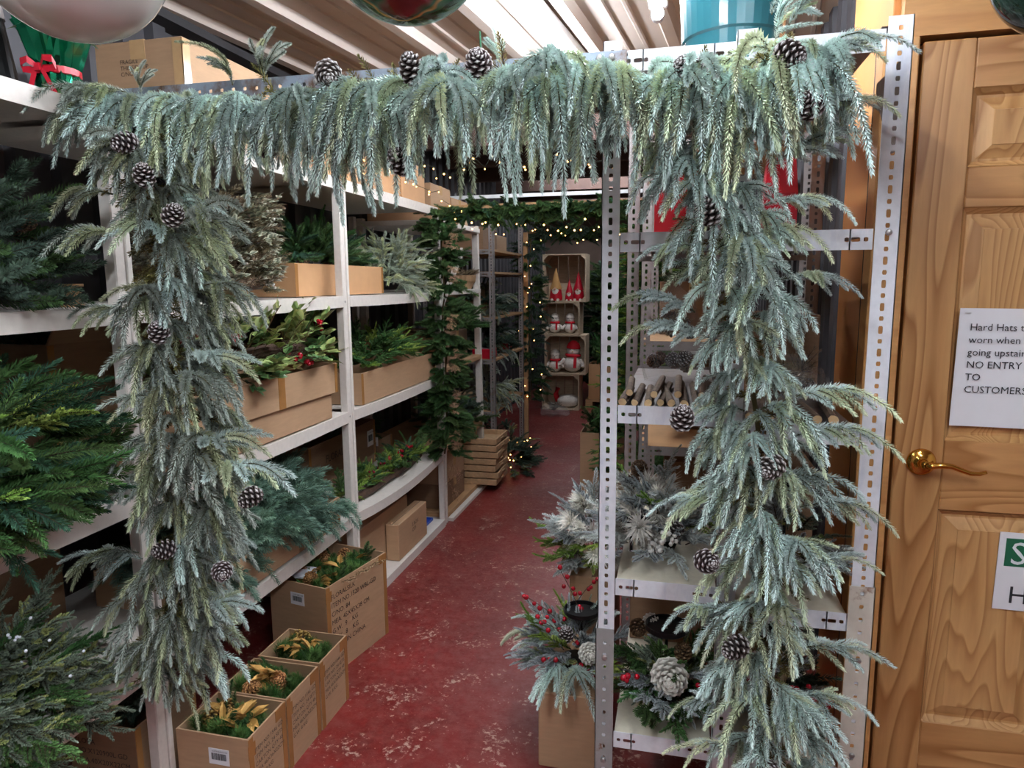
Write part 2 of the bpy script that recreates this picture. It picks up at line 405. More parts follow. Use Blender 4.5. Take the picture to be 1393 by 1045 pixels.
V['core'] = kinds('core_sprig', 4, lambda r: branch(r, 0.05, 3, 0.05, 0.013, 1200, 0.95, 0.0024, 3, 0.2, (70, 66, 38), (128, 118, 70), spread=1.6), seed=4)
V['pine'] = kinds('green_pine_sprig', 8, lambda r: branch(r, 0.11, 5, 0.115, 0.021, 1300, 0.80, 0.0034, 2.5, 0.1, (38, 62, 34), (92, 128, 72), alt=((34, 60, 46), (72, 110, 84), 0.4), spread=0.8), seed=5)
V['cedar'] = kinds('cedar_sprig', 6, lambda r: branch(r, 0.13, 14, 0.05, 0.011, 1100, 0.65, 0.0034, 1.5, 0.0, (66, 100, 34), (146, 176, 80), alt=((78, 108, 44), (168, 192, 100), 0.4), spread=0.95, flat=0.6, t_from=0.05), seed=6)
V['cedar_dark'] = kinds('dark_cedar_sprig', 6, lambda r: branch(r, 0.13, 14, 0.055, 0.012, 1100, 0.65, 0.0034, 2.5, 0.0, (38, 70, 38), (98, 138, 80), spread=0.95, flat=0.5, t_from=0.05), seed=7)
V['dark'] = kinds('dark_pine_sprig', 8, lambda r: branch(r, 0.07, 5, 0.075, 0.021, 1500, 0.9, 0.0034, 3.0, 0.1, (30, 52, 30), (80, 110, 64), spread=0.95), seed=8)
V['vdark'] = kinds('deep_green_sprig', 6, lambda r: branch(r, 0.08, 5, 0.08, 0.02, 1300, 0.9, 0.0036, 3.0, 0.1, (34, 50, 42), (84, 104, 88), spread=0.95), seed=9)
V['blue'] = kinds('blue_green_pine_sprig', 8, lambda r: branch(r, 0.09, 6, 0.09, 0.030, 1300, 0.85, 0.0028, 5.0, 0.15, (54, 86, 72), (126, 158, 138), spread=1.0, taper=0.2), seed=10)
V['juniper'] = kinds('frosted_juniper_sprig', 8, lambda r: branch(r, 0.08, 12, 0.045, 0.010, 1300, 0.7, 0.0030, 4.0, 0.1, (62, 80, 64), (146, 160, 140), alt=((78, 94, 44), (172, 178, 116), 0.2), spread=1.2, t_from=0.05), seed=11)
V['flock'] = kinds('flocked_sprig', 8, lambda r: branch(r, 0.11, 8, 0.10, 0.012, 1100, 0.8, 0.0028, 6.0, 0.3, (128, 146, 124), (206, 216, 198), alt=((146, 158, 112), (212, 218, 174), 0.3), spread=1.2, wob=0.18, stem=(160, 160, 140)), seed=12)
V['white'] = kinds('white_frosted_sprig', 6, lambda r: branch(r, 0.085, 9, 0.065, 0.015, 1100, 0.7, 0.0034, 2.0, 0.15, (140, 152, 148), (226, 232, 230), spread=1.0, flat=0.5, t_from=0.05, stem=(150, 140, 124)), seed=13)
V['wpuff'] = kinds('white_needle_burst', 6, lambda r: puff(r, 120, 0.055, 0.0034, (160, 156, 138), (232, 228, 218)), seed=14)
V['gpuff'] = kinds('long_needle_burst', 6, lambda r: puff(r, 170, 0.065, 0.0026, (32, 60, 30), (86, 120, 62)), seed=15)
V['greypuff'] = kinds('grey_needle_spray', 6, lambda r: branch(r, 0.09, 10, 0.055, 0.013, 1300, 0.6, 0.0026, 2.0, 0.1, (112, 124, 124), (194, 202, 204), spread=0.8, flat=0.6, t_from=0.05), seed=16)
V['varleaf'] = kinds('variegated_leaf_sprig', 6, lambda r: leaf_sprig(r, 0.15, 8, 0.058, 0.040, (116, 140, 78), (176, 184, 118)), 'leaf', 17)
V['holly'] = kinds('holly_leaf_sprig', 6, lambda r: leaf_sprig(r, 0.11, 9, 0.044, 0.032, (56, 90, 50), (100, 130, 78)), 'leaf', 18)
V['frostleaf'] = kinds('cream_edged_leaf_sprig', 6, lambda r: leaf_sprig(r, 0.10, 9, 0.032, 0.024, (74, 88, 70), (214, 212, 188), (120, 100, 76), fuzz=60), 'leaf', 19)
V['brush'] = kinds('dried_grass_tuft', 5, lambda r: branch(r, 0.06, 6, 0.06, 0.022, 800, 0.9, 0.0016, 2.0, 0.3, (70, 56, 46), (150, 132, 104), spread=1.6), seed=20)
V['goldbead'] = kinds('gold_bead_spray', 4, lambda r: branch(r, 0.09, 7, 0.05, 0.010, 170, 1.0, 0.0055, 4.0, 0.1, (150, 110, 82), (232, 196, 162), spread=1.2, stem=(96, 66, 46)), seed=21)
V['twigbrown'] = kinds('brown_twig_tuft', 4, lambda r: branch(r, 0.12, 6, 0.07, 0.02, 500, 0.7, 0.0016, 2.0, 0.1, (52, 38, 32), (96, 74, 60), spread=0.6), seed=22)

def gold_leaf_mesh(rng):
    mb = MB()
    for k in range(4):
        a = rng.uniform(-1.0, 1.0); D = Vector((math.cos(a), math.sin(a), rng.uniform(0.1, 0.6)))
        leaf_geo(mb, Vector((0, 0, 0)), D, Vector((0, 0, 1)), rng.uniform(0.06, 0.085), 0.026, (1, 1, 1), (1, 1, 1))
    mb.tube([(-0.03, 0, -0.01), (0, 0, 0), (0.03, 0, 0.01)], 0.0015, 4)
    return mb.mesh('gold_leaf_spray', M['gold'])
V['goldleaf'] = [gold_leaf_mesh(random.Random(230+i)) for i in range(5)]

def pinecone_mesh(seed, R=0.021, H=0.052, cin=(36, 26, 26), cout=(74, 60, 58), ctip=(214, 210, 210), rows=62):
    rng = random.Random(seed); mb = MB()
    cin, cout, ctip = nlin(cin), nlin(cout), nlin(ctip)
    mb.lathe([(0.001, -H*0.48), (R*0.5, -H*0.42), (R*0.62, -H*0.15), (R*0.5, H*0.2), (R*0.2, H*0.45), (0.0005, H*0.5)], 8, cin)
    for k in range(rows):
        t = (k+0.5)/rows; z = H*(t-0.5); ph = k*2.39996
        prof = math.sin(PI*min(1, 0.22+0.78*t)) ** 0.75 if t > 0.2 else 0.55+2.1*t
        r = R*max(0.12, prof)
        c = Vector((math.cos(ph), math.sin(ph), 0)); s = Vector((-math.sin(ph), math.cos(ph), 0)); up = Vector((0, 0, 1))
        el = -0.35+1.5*t; D = (c*math.cos(el)+up*math.sin(el)); U = (up*math.cos(el)-c*math.sin(el))
        wd = R*0.40*(1.0-0.45*t); p0 = c*(r*0.35)+up*z; L = r*0.85
        p1 = p0+D*L
        vs = [p0-s*wd*0.5, p0+s*wd*0.5, p1+s*wd-D*L*0.22, p1+U*wd*0.12, p1-s*wd-D*L*0.22,
              p1-D*L*0.16+U*wd*0.55, p1-U*wd*0.45-D*L*0.2]
        i = len(mb.v); mb.v += [tuple(v) for v in vs]
        mb.c += [cin, cin, cout, ctip, cout, cout, cout]
        for f in ((0, 1, 5), (1, 2, 5), (2, 3, 5), (3, 4, 5), (4, 0, 5), (1, 0, 6), (2, 1, 6), (3, 2, 6), (4, 3, 6), (0, 4, 6)): mb.f.append(tuple(i+a for a in f))
    return mb.mesh('pinecone', M['cone'], colors=True)
CONE = [pinecone_mesh(s) for s in (1, 2, 3)]
CONE_BROWN = [pinecone_mesh(s, 0.022, 0.05, (40, 26, 20), (86, 58, 42), (120, 88, 64)) for s in (4, 5)]
CONE_WHITE = [pinecone_mesh(s, 0.034, 0.062, (120, 112, 104), (206, 200, 190), (236, 232, 226), 70) for s in (6, 7)]
CONE_GOLD = [pinecone_mesh(s, 0.027, 0.058, (60, 38, 22), (138, 98, 54), (216, 172, 104)) for s in (8, 9)]
def ball_mesh(name, r, mat, n=10):
    prof = [(max(1e-4, r*math.sin(PI*i/n)), -r*math.cos(PI*i/n)) for i in range(n+1)]
    return MB().lathe(prof, n+4).mesh(name, mat, smooth=True)
BERRY = ball_mesh('berry', 0.0076, M['berry'], 7)
BERRY_D = ball_mesh('berry', 0.0058, M['berry_dark'], 7)
BERRY_W = ball_mesh('berry', 0.0055, plain('frosted_white_berry', (222, 220, 216), 0.5, 0, 0.05), 6)
BULB = ball_mesh('bulb', 0.0085, M['bulb'], 5)

def aim(d, roll=0.0):
    d = Vector(d).normalized()
    return (roll, -math.asin(max(-1, min(1, d.z))), math.atan2(d.y, d.x))
def sprig(parent, kind, p, d, s=1.0, roll=0.0, name='sprig', rng=RNG):
    return inst(name, rng.choice(V[kind]), parent, p, aim(d, roll), s)
def cone_at(parent, p, meshes=None, s=1.0, rng=RNG, tip=None):
    o = inst('pinecone', rng.choice(meshes or CONE), parent, p, (rng.uniform(0.6, 2.2), rng.uniform(-0.5, 0.5), rng.uniform(-1, 1)), s)
    if tip is not None:
        o.rotation_euler = Vector(tip).to_track_quat('Z', 'Y').to_euler()
    return o
def berries(parent, p, n, mesh=None, spread=0.02, rng=RNG):
    for _ in range(n):
        inst('berry', mesh or BERRY, parent, (p[0]+rng.uniform(-spread, spread), p[1]+rng.uniform(-spread, spread), p[2]+rng.uniform(-spread, spread)), (rng.random()*3, 0, rng.random()*6), rng.uniform(0.85, 1.15))
def mound(parent, mix, n, c, e, s=(0.8, 1.2), rng=RNG, face=None, flat=0.5, inner=0.25, lift=0.15, half=True):
    """n sprigs springing out of an ellipsoid heap; mix = [(kind, weight)]; face biases them to one side"""
    ks = [k for k, w in mix for _ in range(w)]
    for i in range(n):
        az = rng.uniform(0, 2*PI); el = math.asin(rng.uniform(0.0 if half else -0.6, 1.0))
        d = Vector((math.cos(az)*math.cos(el), math.sin(az)*math.cos(el), math.sin(el)))
        if face is not None and d.dot(Vector(face)) < -0.25 and rng.random() < 0.75: d.x, d.y = -d.x, -d.y
        q = inner+(1-inner)*rng.random()**0.5
        p = Vector((c[0]+d.x*e[0]*q, c[1]+d.y*e[1]*q, c[2]+d.z*e[2]*q))
        dd = Vector((d.x, d.y, d.z*flat+lift))+Vector((rng.uniform(-.35, .35), rng.uniform(-.35, .35), rng.uniform(-.2, .2)))
        if parent.location.x < -1.2 and parent.location.x+p.x+dd.normalized().x*0.2 < -1.83:
            dd.x = abs(dd.x)*0.6; p.x = max(p.x, -1.80-parent.location.x)
        sprig(parent, rng.choice(ks), p, dd, rng.uniform(*s), rng.uniform(-0.5, 0.5), rng=rng)
def bed(parent, mix, n, x0, x1, y0, y1, z, s=(0.8, 1.2), rng=RNG, up=(0.1, 0.9), dz=0.03, lean=1.2):
    """n sprigs lying in a box, all ways round"""
    ks = [k for k, w in mix for _ in range(w)]
    for i in range(n):
        a = rng.uniform(0, 2*PI)
        p = (rng.uniform(x0, x1), rng.uniform(y0, y1), z+rng.uniform(-dz, dz))
        # lean back inside when near a wall
        cx, cy = (x0+x1)/2, (y0+y1)/2
        d = Vector((math.cos(a)-lean*(p[0]-cx)/(x1-x0), math.sin(a)-lean*(p[1]-cy)/(y1-y0), rng.uniform(*up)))
        sprig(parent, rng.choice(ks), p, d, rng.uniform(*s), rng.uniform(-0.5, 0.5), rng=rng)
# ---------------------------------------------------------------- the room
struct(MB().box(-1.95, 3.2, -2.6, 9.8, -0.1, 0.0).build('floor', M['floor']), 'worn red painted concrete floor')
def corrugated(name, mat, x, y0, y1, z0, z1, period=0.12, depth=0.025, sgn=1, parent=None):
    mb = MB(); pr = []; y = y0; k = 0
    while y < y1:
        for dy, dx in ((0, 0), (0.42*period, 0), (0.5*period, depth), (0.92*period, depth)): pr.append((y+dy, x+sgn*dx))
        y += period
    n = len(pr)
    vs = [(b, a, z0) for a, b in pr]+[(b, a, z1) for a, b in pr]+[(b-sgn*0.012, a, z0) for a, b in pr]+[(b-sgn*0.012, a, z1) for a, b in pr]
    fs = []
    for i in range(n-1):
        fs += [(i, i+1, n+i+1, n+i), (2*n+i, 3*n+i, 3*n+i+1, 2*n+i+1)]
    mb.add(vs, fs)
    return mb.build(name, mat, parent)
struct(corrugated('wall_left', M['dark_steel'], -1.90, -2.6, 9.8, 0, 2.6, 0.15, 0.03), 'dark corrugated steel wall behind the white shelving')
struct(corrugated('wall_right', M['dark_steel'], 0.56, 2.22, 9.8, 0, 2.6, 0.16, 0.035, -1), 'dark corrugated steel wall behind the metal rack')
struct(box_obj('wall_back', M['pale_wall'], None, -1.95, 3.2, -2.7, -2.6, 0, 2.6))
struct(box_obj('wall_far', M['far_wall'], None, -1.95, 0.7, 9.8, 9.9, 0, 2.6))
struct(box_obj('wall_near_right', M['pale_wall'], None, 3.2, 3.3, -2.6, 1.8, 0, 2.6))

# roof sheets over the near bay: ribs run away from the door, a little askew to the aisle
ceil = bpy.data.objects.new('ceiling', None); COL.objects.link(ceil); struct(ceil, 'cream ribbed roof sheets')
ceil.location = (-0.2, 2.4, 2.42); ceil.rotation_euler = (0, 0, -math.radians(6.5))
def roof_sheet():
    mb = MB(); prof = []; pitch_ = 0.33; w = 3*pitch_
    for k in range(3):
        b = k*pitch_
        prof += [(b, 0.0), (b+0.018, -0.030), (b+0.062, -0.030), (b+0.080, 0.0), (b+0.155, 0.0), (b+0.160, -0.007), (b+0.172, -0.007), (b+0.177, 0),
                 (b+0.235, 0.0), (b+0.240, -0.007), (b+0.252, -0.007), (b+0.257, 0)]
    prof.append((w+0.004, 0.0))
    y0, y1 = -5.2, 1.02; n = len(prof)
    vs = [(x, y0, z) for x, z in prof]+[(x, y1, z) for x, z in prof]+[(x, y0, z+0.012) for x, z in prof]+[(x, y1, z+0.012) for x, z in prof]
    fs = []
    for i in range(n-1):
        fs += [(i, n+i, n+i+1, i+1), (2*n+i, 2*n+i+1, 3*n+i+1, 3*n+i), (n+i, 3*n+i, 3*n+i+1, n+i+1)]
    mb.add(vs, fs); return mb.mesh('roof_sheet', M['ceiling'])
rs = roof_sheet()
for k in range(-2, 5): inst('roof_sheet', rs, ceil, (k*0.99-0.3, 0, 0.001*(k % 2)))
struct(box_obj('trim_1', M['ceiling'], None, -1.9, 0.62, 3.42, 3.50, 2.33, 2.46), 'header board where the near roof ends')
struct(box_obj('trim_2', M['dark_back'], None, -1.92, -1.80, -2.6, 3.5, 2.36, 2.46), 'dark wall plate below the roof edge')
# dim roof beyond, with cross beams
struct(box_obj('ceiling_far', M['far_beam'], None, -1.95, 0.7, 3.5, 9.9, 2.5, 2.56), 'brown timber roof over the far aisle')
for i, y in enumerate((3.9, 4.7, 5.5, 6.3, 7.1, 7.9, 8.7)):
    struct(box_obj('roof_beam', M['far_beam'], None, -1.9, 0.6, y, y+0.07, 2.34, 2.5), 'brown roof beam across the far aisle')

# ---------------------------------------------------------------- door wall
struct(box_obj('wall_door', M['ply'], None, 0.47, 3.2, 1.80, 1.86, 1.955, 2.6), 'plywood wall above the pine door')
struct(box_obj('wall_door_side', M['ply'], None, 1.32, 3.2, 1.80, 1.86, 0, 1.955))
struct(box_obj('trim_3', M['ply'], None, 0.425, 0.497, 1.765, 1.83, 0, 1.945, 0.003), 'timber door jamb beside the metal rack')
struct(box_obj('trim_4', M['orange_board'], None, 0.455, 0.478, 1.832, 2.22, 0.0, 1.08, 0.002), 'lower orange timber lining board')
struct(box_obj('trim_5', M['orange_board'], None, 0.455, 0.478, 1.832, 2.22, 1.083, 2.4, 0.002), 'upper orange timber lining board')
struct(box_obj('trim_6', M['dark_back'], None, 0.44, 1.32, 1.86, 1.90, 0, 2.0))
door = bpy.data.objects.new('door_1', None); COL.objects.link(door); struct(door, 'varnished pine panelled door')
door.location = (0.507, 1.775, 0)
DW, DZ = 0.80, 1.935
def dpart(name, mat, x0, x1, z0, z1, y0=0.0, y1=0.04, bevel=0.003): return box_obj(name, mat, door, x0, x1, y0, y1, z0, z1, bevel)
dpart('stile', M['pine_v'], 0.0, 0.105, 0.01, DZ); dpart('stile', M['pine_v'], DW-0.105, DW, 0.01, DZ)
dpart('stile', M['pine_v'], DW/2-0.05, DW/2+0.05, 0.21, DZ-0.105, 0.0005)
RAILS = ((DZ-0.105, DZ), (1.575, 1.665), (0.875, 1.045), (0.01, 0.33))
for a, b in RAILS: dpart('rail', M['pine_h'], 0.105, DW-0.105, a, b, 0.001)
for (a, b) in ((1.665, DZ-0.105), (1.045, 1.575), (0.33, 0.875)):
    for (x0, x1) in ((0.105, DW/2-0.05), (DW/2+0.05, DW-0.105)):
        mb = MB()
        # sunk edge, sloping field, raised centre
        m_, q = 0.012, 0.045
        ring = lambda i, y: [(x0+i, y, a+i), (x1-i, y, a+i), (x1-i, y, b-i), (x0+i, y, b-i)]
        L = [ring(0, 0.002), ring(m_, 0.016), ring(m_+0.006, 0.016), ring(q, 0.006), ring(q+0.001, 0.004)]
        vs = [v for r in L for v in r]; fs = []
        for k in range(len(L)-1):
            for i in range(4): fs.append((k*4+i, k*4+(i+1) % 4, k*4+4+(i+1) % 4, k*4+4+i))
        n = (len(L)-1)*4; fs.append((n, n+1, n+2, n+3)); mb.add(vs, fs)
        mb.build('panel', M['pine_p'], door)
# brass lever
hd = bpy.data.objects.new('handle', None); link(hd, door); hd.location = (0.058, 0.0, 0.992)
rx = Matrix.Rotation(PI/2, 4, 'X')
MB().lathe([(0.001, 0.0), (0.031, 0.0), (0.0325, 0.004), (0.030, 0.008), (0.022, 0.011), (0.012, 0.014), (0.0095, 0.020), (0.0095, 0.042), (0.0005, 0.043)], 28, M=rx).build('rosette', M['brass'], hd, smooth=True)
MB().tube([(0, -0.036, 0), (0.012, -0.044, 0.001), (0.03, -0.047, 0.004), (0.05, -0.047, 0.003), (0.07, -0.046, -0.005), (0.09, -0.045, -0.012), (0.108, -0.045, -0.012), (0.122, -0.045, -0.007)], 0.0085, 10, r1=0.0042).build('lever', M['brass'], hd, smooth=True)

def text_mesh(body, size, mat, align='LEFT', spacing=1.0):
    cu = bpy.data.curves.new('t', 'FONT'); cu.body = body; cu.size = size; cu.align_x = align; cu.space_line = spacing; cu.resolution_u = 2
    o = bpy.data.objects.new('t', cu); COL.objects.link(o)
    bpy.context.view_layer.update()
    me = bpy.data.meshes.new_from_object(o.evaluated_get(bpy.context.evaluated_depsgraph_get()))
    bpy.data.objects.remove(o); bpy.data.curves.remove(cu)
    me.name = 'printed_text'; me.materials.clear(); me.materials.append(mat); return me
def text_on(parent, body, size, mat, loc, face='F', tilt=0.0, spacing=1.0, name='printed_text', sx=1.0):
    rot = {'F': (PI/2, tilt, 0), 'R': (PI/2, 0, PI/2), 'U': (0, 0, 0)}[face]
    o = inst(name, text_mesh(body, size, mat, spacing=spacing), parent, loc, rot, (sx, 1, 1)); return o

# notices pinned on the door
n1 = thing('paper_notice', 'white paper notice about hard hats pinned to the pine door', 'notice', (0.618, 1.7735, 1.082)); n1.rotation_euler = (0, 0.012, 0)
pb = MB(); 
for i in range(8):
    x0, x1 = i*0.031, (i+1)*0.031; w0, w1 = 0.0016*math.sin(i*0.9), 0.0016*math.sin((i+1)*0.9)
    pb.add([(x0, w0, 0), (x1, w1, 0), (x1, w1, 0.272), (x0, w0, 0.272), (x0, w0+0.0008, 0), (x1, w1+0.0008, 0), (x1, w1+0.0008, 0.272), (x0, w0+0.0008, 0.272)], [(0, 1, 2, 3), (5, 4, 7, 6), (0, 4, 5, 1), (3, 2, 6, 7)])
pb.build('sheet', M['paper'], n1)
text_on(n1, 'Hard Hats to\nworn when\ngoing upstairs\nNO ENTRY\nTO\nCUSTOMERS', 0.0225, M['black_ink'], (0.022, -0.0028, 0.222), spacing=1.27)
MB().box(0.010, 0.022, -0.003, -0.0018, 0.2605, 0.2615).build('staple', M['screw'], n1)
n2 = thing('safety_sign', 'white sign with green corner block on lower door panel', 'sign', (0.742, 1.7735, 0.643)); n2.rotation_euler = (0, 0.012, 0)
MB().box(0, 0.21, -0.0005, 0.0015, 0, 0.190).build('sheet', M['paper'], n2)
MB().box(0.014, 0.196, -0.0012, -0.0004, 0.108, 0.176).build('green_block', M['green_print'], n2)
text_on(n2, 'S', 0.078, M['paper'], (0.024, -0.0016, 0.114)); text_on(n2, 'H', 0.06, M['black_ink'], (0.028, -0.0016, 0.018))

# ---------------------------------------------------------------- fluorescent lamps
def lamp(label, p0, p1, tubes=1, rad=0.014, housing=True):
    p0 = Vector(p0); p1 = Vector(p1); t = thing('fluorescent_lamp', label, 'ceiling light', tuple(p0))
    d = p1-p0; L = d.length; t.rotation_euler = d.to_track_quat('Y', 'Z').to_euler()
    for k in range(tubes):
        x = (k-(tubes-1)/2)*0.05
        MB().tube([(x, 0.03, 0), (x, L-0.03, 0)], rad, 10).build('tube', M['tube'], t, smooth=True)
        for y in (0.0, L-0.03): MB().tube([(x, y, 0), (x, y+0.03, 0)], rad+0.003, 12).build('end_cap', M['lamp_clear'], t)
    if housing:
        MB().box(-0.03*tubes, 0.03*tubes, -0.01, L+0.01, rad+0.008, rad+0.045).build('housing', M['fitting'], t, bevel=0.004)
        for y in (0.02, L-0.05): MB().box(-0.008, 0.008, y, y+0.02, rad*0.3, rad+0.01).build('clip', M['fitting'], t)
    return t
lamp('bright fluorescent tube running along the roof above the garland', (-0.60, 1.90, 2.345), (-0.435, 3.26, 2.345))
lamp('fluorescent tube in clear cover hanging by the teal bin', (-0.12, 1.05, 2.27), (-0.092, 2.44, 2.27), rad=0.018)
lamp('fluorescent tube over the shelving outside the view on the left', (-0.62, -0.9, 2.345), (-0.62, 0.5, 2.345), 2)
lamp('fluorescent tube over the door outside the view on the right', (0.75, -0.9, 2.345), (0.75, 0.5, 2.345), 2)
lamp('unseen tube added between the brown roof beams to light the aisle', (-1.3, 4.40, 2.455), (-0.2, 4.40, 2.455), housing=False)  # kept out of view by the beams, added to light the far aisle
lamp('unseen tube added between roof beams to light the wooden crates', (-1.3, 6.80, 2.455), (-0.2, 6.80, 2.455), housing=False)  # another hidden tube, added as light for the crate end
lamp('unseen tube added between roof beams to brighten the far fir trees', (-1.3, 8.35, 2.455), (-0.2, 8.35, 2.455), housing=False)  # hidden tube added to brighten the dark space right of the crates
t_ = thing('pale_batten', 'thin pale batten crossing the aisle above the dark green garland', 'batten', (-1.80, 5.0, 2.03)); MB().box(0, 2.3, 0, 0.02, 0, 0.025).build('bar', M['fitting'], t_)

# ---------------------------------------------------------------- white timber shelving on the left
sh = thing('wooden_shelving', 'white painted timber shelving bays along the left wall', 'shelving', (-1.31, 1.42, 0))
XB = -0.54
PY = (0.10, 1.42, 2.57, 3.72)
for i, y in enumerate(PY):
    yy = y-1.42
    box_obj('post', M['white_wood'], sh, -0.034, 0.0, yy-0.016, yy+0.016, 0.0, 1.80, 0.003)
    if i: box_obj('post_facing', M['white_wood'], sh, -0.03, 0.004, yy+0.0165, yy+0.034, 0.01, 1.79, 0.002)
    box_obj('post', M['white_wood'], sh, XB, XB+0.035, yy-0.016, yy+0.016, 0.0, 1.80, 0.003)
    if i:
        for z in (0.42, 0.88, 1.35):
            MB().lathe([(0.0005, 0.0015), (0.004, 0.0012), (0.0045, 0)], 8, M=Matrix.Translation((0.001, yy-0.004, z)) @ Matrix.Rotation(PI/2, 4, 'Y')).build('screw', M['screw'], sh)
def shelf_board(y0, y1, z, sag=0.0, lip=0.044, x1=0.004):
    """plank with a front lip that may bow down in the middle"""
    n = 8; mb = MB(); ml = MB()
    for i in range(n):
        a, b = i/n, (i+1)/n; za, zb = z-sag*4*a*(1-a), z-sag*4*b*(1-b); ya, yb = y0+(y1-y0)*a, y0+(y1-y0)*b
        mb.add([(XB, ya, z-0.018), (x1-0.02, ya, za-0.018), (x1-0.02, yb, zb-0.018), (XB, yb, z-0.018), (XB, ya, z), (x1-0.02, ya, za), (x1-0.02, yb, zb), (XB, yb, z)],
               [(0, 1, 2, 3), (7, 6, 5, 4), (1, 5, 6, 2), (0, 3, 7, 4)])
        ml.add([(x1-0.0195, ya, za-lip), (x1, ya, za-lip), (x1, yb, zb-lip), (x1-0.0195, yb, zb-lip), (x1-0.0195, ya, za+0.001), (x1, ya, za+0.001), (x1, yb, zb+0.001), (x1-0.0195, yb, zb+0.001)],
               [(0, 1, 2, 3), (7, 6, 5, 4), (1, 5, 6, 2), (0, 3, 7, 4)]+([(0, 4, 5, 1)] if i == 0 else [])+([(2, 6, 7, 3)] if i == n-1 else []))
    s_ = mb.build('shelf', M['white_wood'], sh); ml.build('shelf_lip', M['white_wood'], s_)
for bi in range(3):
    y0, y1 = PY[bi]-1.42, PY[bi+1]-1.42
    for z, sg in ((1.83, 0.0), (1.372, 0.004), (0.90, 0.006), (0.455, (0.0, 0.008, 0.03)[bi])):
        shelf_board(y0+0.0345, y1-0.0165, z, sg)
    if bi == 2: shelf_board(y0+0.0345, y1-0.0165, 0.045, 0.0)

# ---------------------------------------------------------------- slotted angle steel
def holed_strip(mb, L, w, holes, t=0.002, Mx=None, hw=0.0042):
    """strip along +Z from x=0..w, thickness t in +Y, with real slots at (z, half length)"""
    Mx = Mx or Matrix.Identity(4); cx = w/2
    def put(vs, fs): mb.add([Mx @ Vector(v) for v in vs], fs)
    holes = sorted(holes); z = 0.0
    for (hz, hl) in holes:
        c = hl+0.003; a, b = hz-c, hz+c
        if a > z+1e-5: put([(0, 0, z), (w, 0, z), (w, 0, a), (0, 0, a), (0, t, z), (w, t, z), (w, t, a), (0, t, a)], [(0, 1, 2, 3), (5, 4, 7, 6), (1, 5, 6, 2), (4, 0, 3, 7)])
        k = 0.7
        inn = [(cx-hw, hz-hl+hw*k), (cx-hw*k, hz-hl), (cx+hw*k, hz-hl), (cx+hw, hz-hl+hw*k), (cx+hw, hz+hl-hw*k), (cx+hw*k, hz+hl), (cx-hw*k, hz+hl), (cx-hw, hz+hl-hw*k)]
        out = [(0, a), (cx-hw*k, a), (cx+hw*k, a), (w, a), (w, b), (cx+hw*k, b), (cx-hw*k, b), (0, b)]
        vs = [(x, y, zz) for y in (0, t) for P in (inn, out) for x, zz in P]; fs = []
        for i in range(8):
            j = (i+1) % 8
            fs += [(8+i, 8+j, j, i), (24+j, 24+i, 16+i, 16+j), (i, j, 16+j, 16+i)]
        fs += [(8+3, 24+3, 24+4, 8+4), (8+7, 24+7, 24+0, 8+0)]
        put(vs, fs); z = b
    if L > z+1e-5: put([(0, 0, z), (w, 0, z), (w, 0, L), (0, 0, L), (0, t, z), (w, t, z), (w, t, L), (0, t, L)], [(0, 1, 2, 3), (5, 4, 7, 6), (1, 5, 6, 2), (4, 0, 3, 7), (3, 2, 6, 7)])
def slots(L, pitch=0.0225, start=0.016, rnd=False):
    out = []; z = start; k = 0
    while z < L-0.012:
        out.append((z, 0.0045 if (rnd or k % 2) else 0.0078)); z += pitch; k += 1
    return out
def angle_mesh(L, a=0.04, left=True, pitch=0.0225, rnd=False, t=0.002, b=None):
    """L-section upright: front flange facing -Y, side flange running back; left -> side flange at x=0"""
    mb = MB(); H_ = slots(L, pitch, rnd=rnd)
    holed_strip(mb, L, a, H_, t)
    Mx = Matrix.Translation((t if left else a, 0.0, 0)) @ Matrix.Rotation(PI/2, 4, 'Z')
    holed_strip(mb, L, b or a, H_, t, Mx)
    return mb.mesh('slotted_upright', None)
def upright(parent, name, L, loc, mat, left=True, rot=(0, 0, 0), a=0.04, rnd=False, pitch=0.0225, t=0.002):
    me = angle_mesh(L, a, left, pitch, rnd, t); me.materials.clear(); me.materials.append(mat)
    return inst(name, me, parent, loc, rot)
def end_holes(L): return [(0.012, 0.0042), (0.031, 0.0085), (0.047, 0.0042), (L-0.047, 0.0042), (L-0.031, 0.0085), (L-0.012, 0.0042)]
def lip_strip(parent, x0, x1, y, z_top, mat, h=0.040, name='shelf_lip'):
    L = x1-x0; mb = MB()
    Mx = Matrix.Translation((x0, y, z_top)) @ Matrix.Rotation(PI/2, 4, 'Y')
    holed_strip(mb, L, h, end_holes(L), 0.002, Mx)
    return mb.build(name, mat, parent)
rk = thing('steel_rack', 'galvanised slotted angle rack wearing the frosted garland beside the door', 'rack', (-0.165, 1.50, 0))
RW, RD, XM = 0.575, 0.74, 0.262      # width, depth, middle upright
ZT = 1.905
for (x, lft) in ((0.0, True), (XM, True), (RW-0.044, False)):
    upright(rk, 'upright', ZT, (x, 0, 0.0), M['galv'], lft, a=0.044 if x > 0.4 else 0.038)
    o = upright(rk, 'upright', ZT-0.01, (x, RD, 0.0), M['galv_dull'], lft, a=0.038)
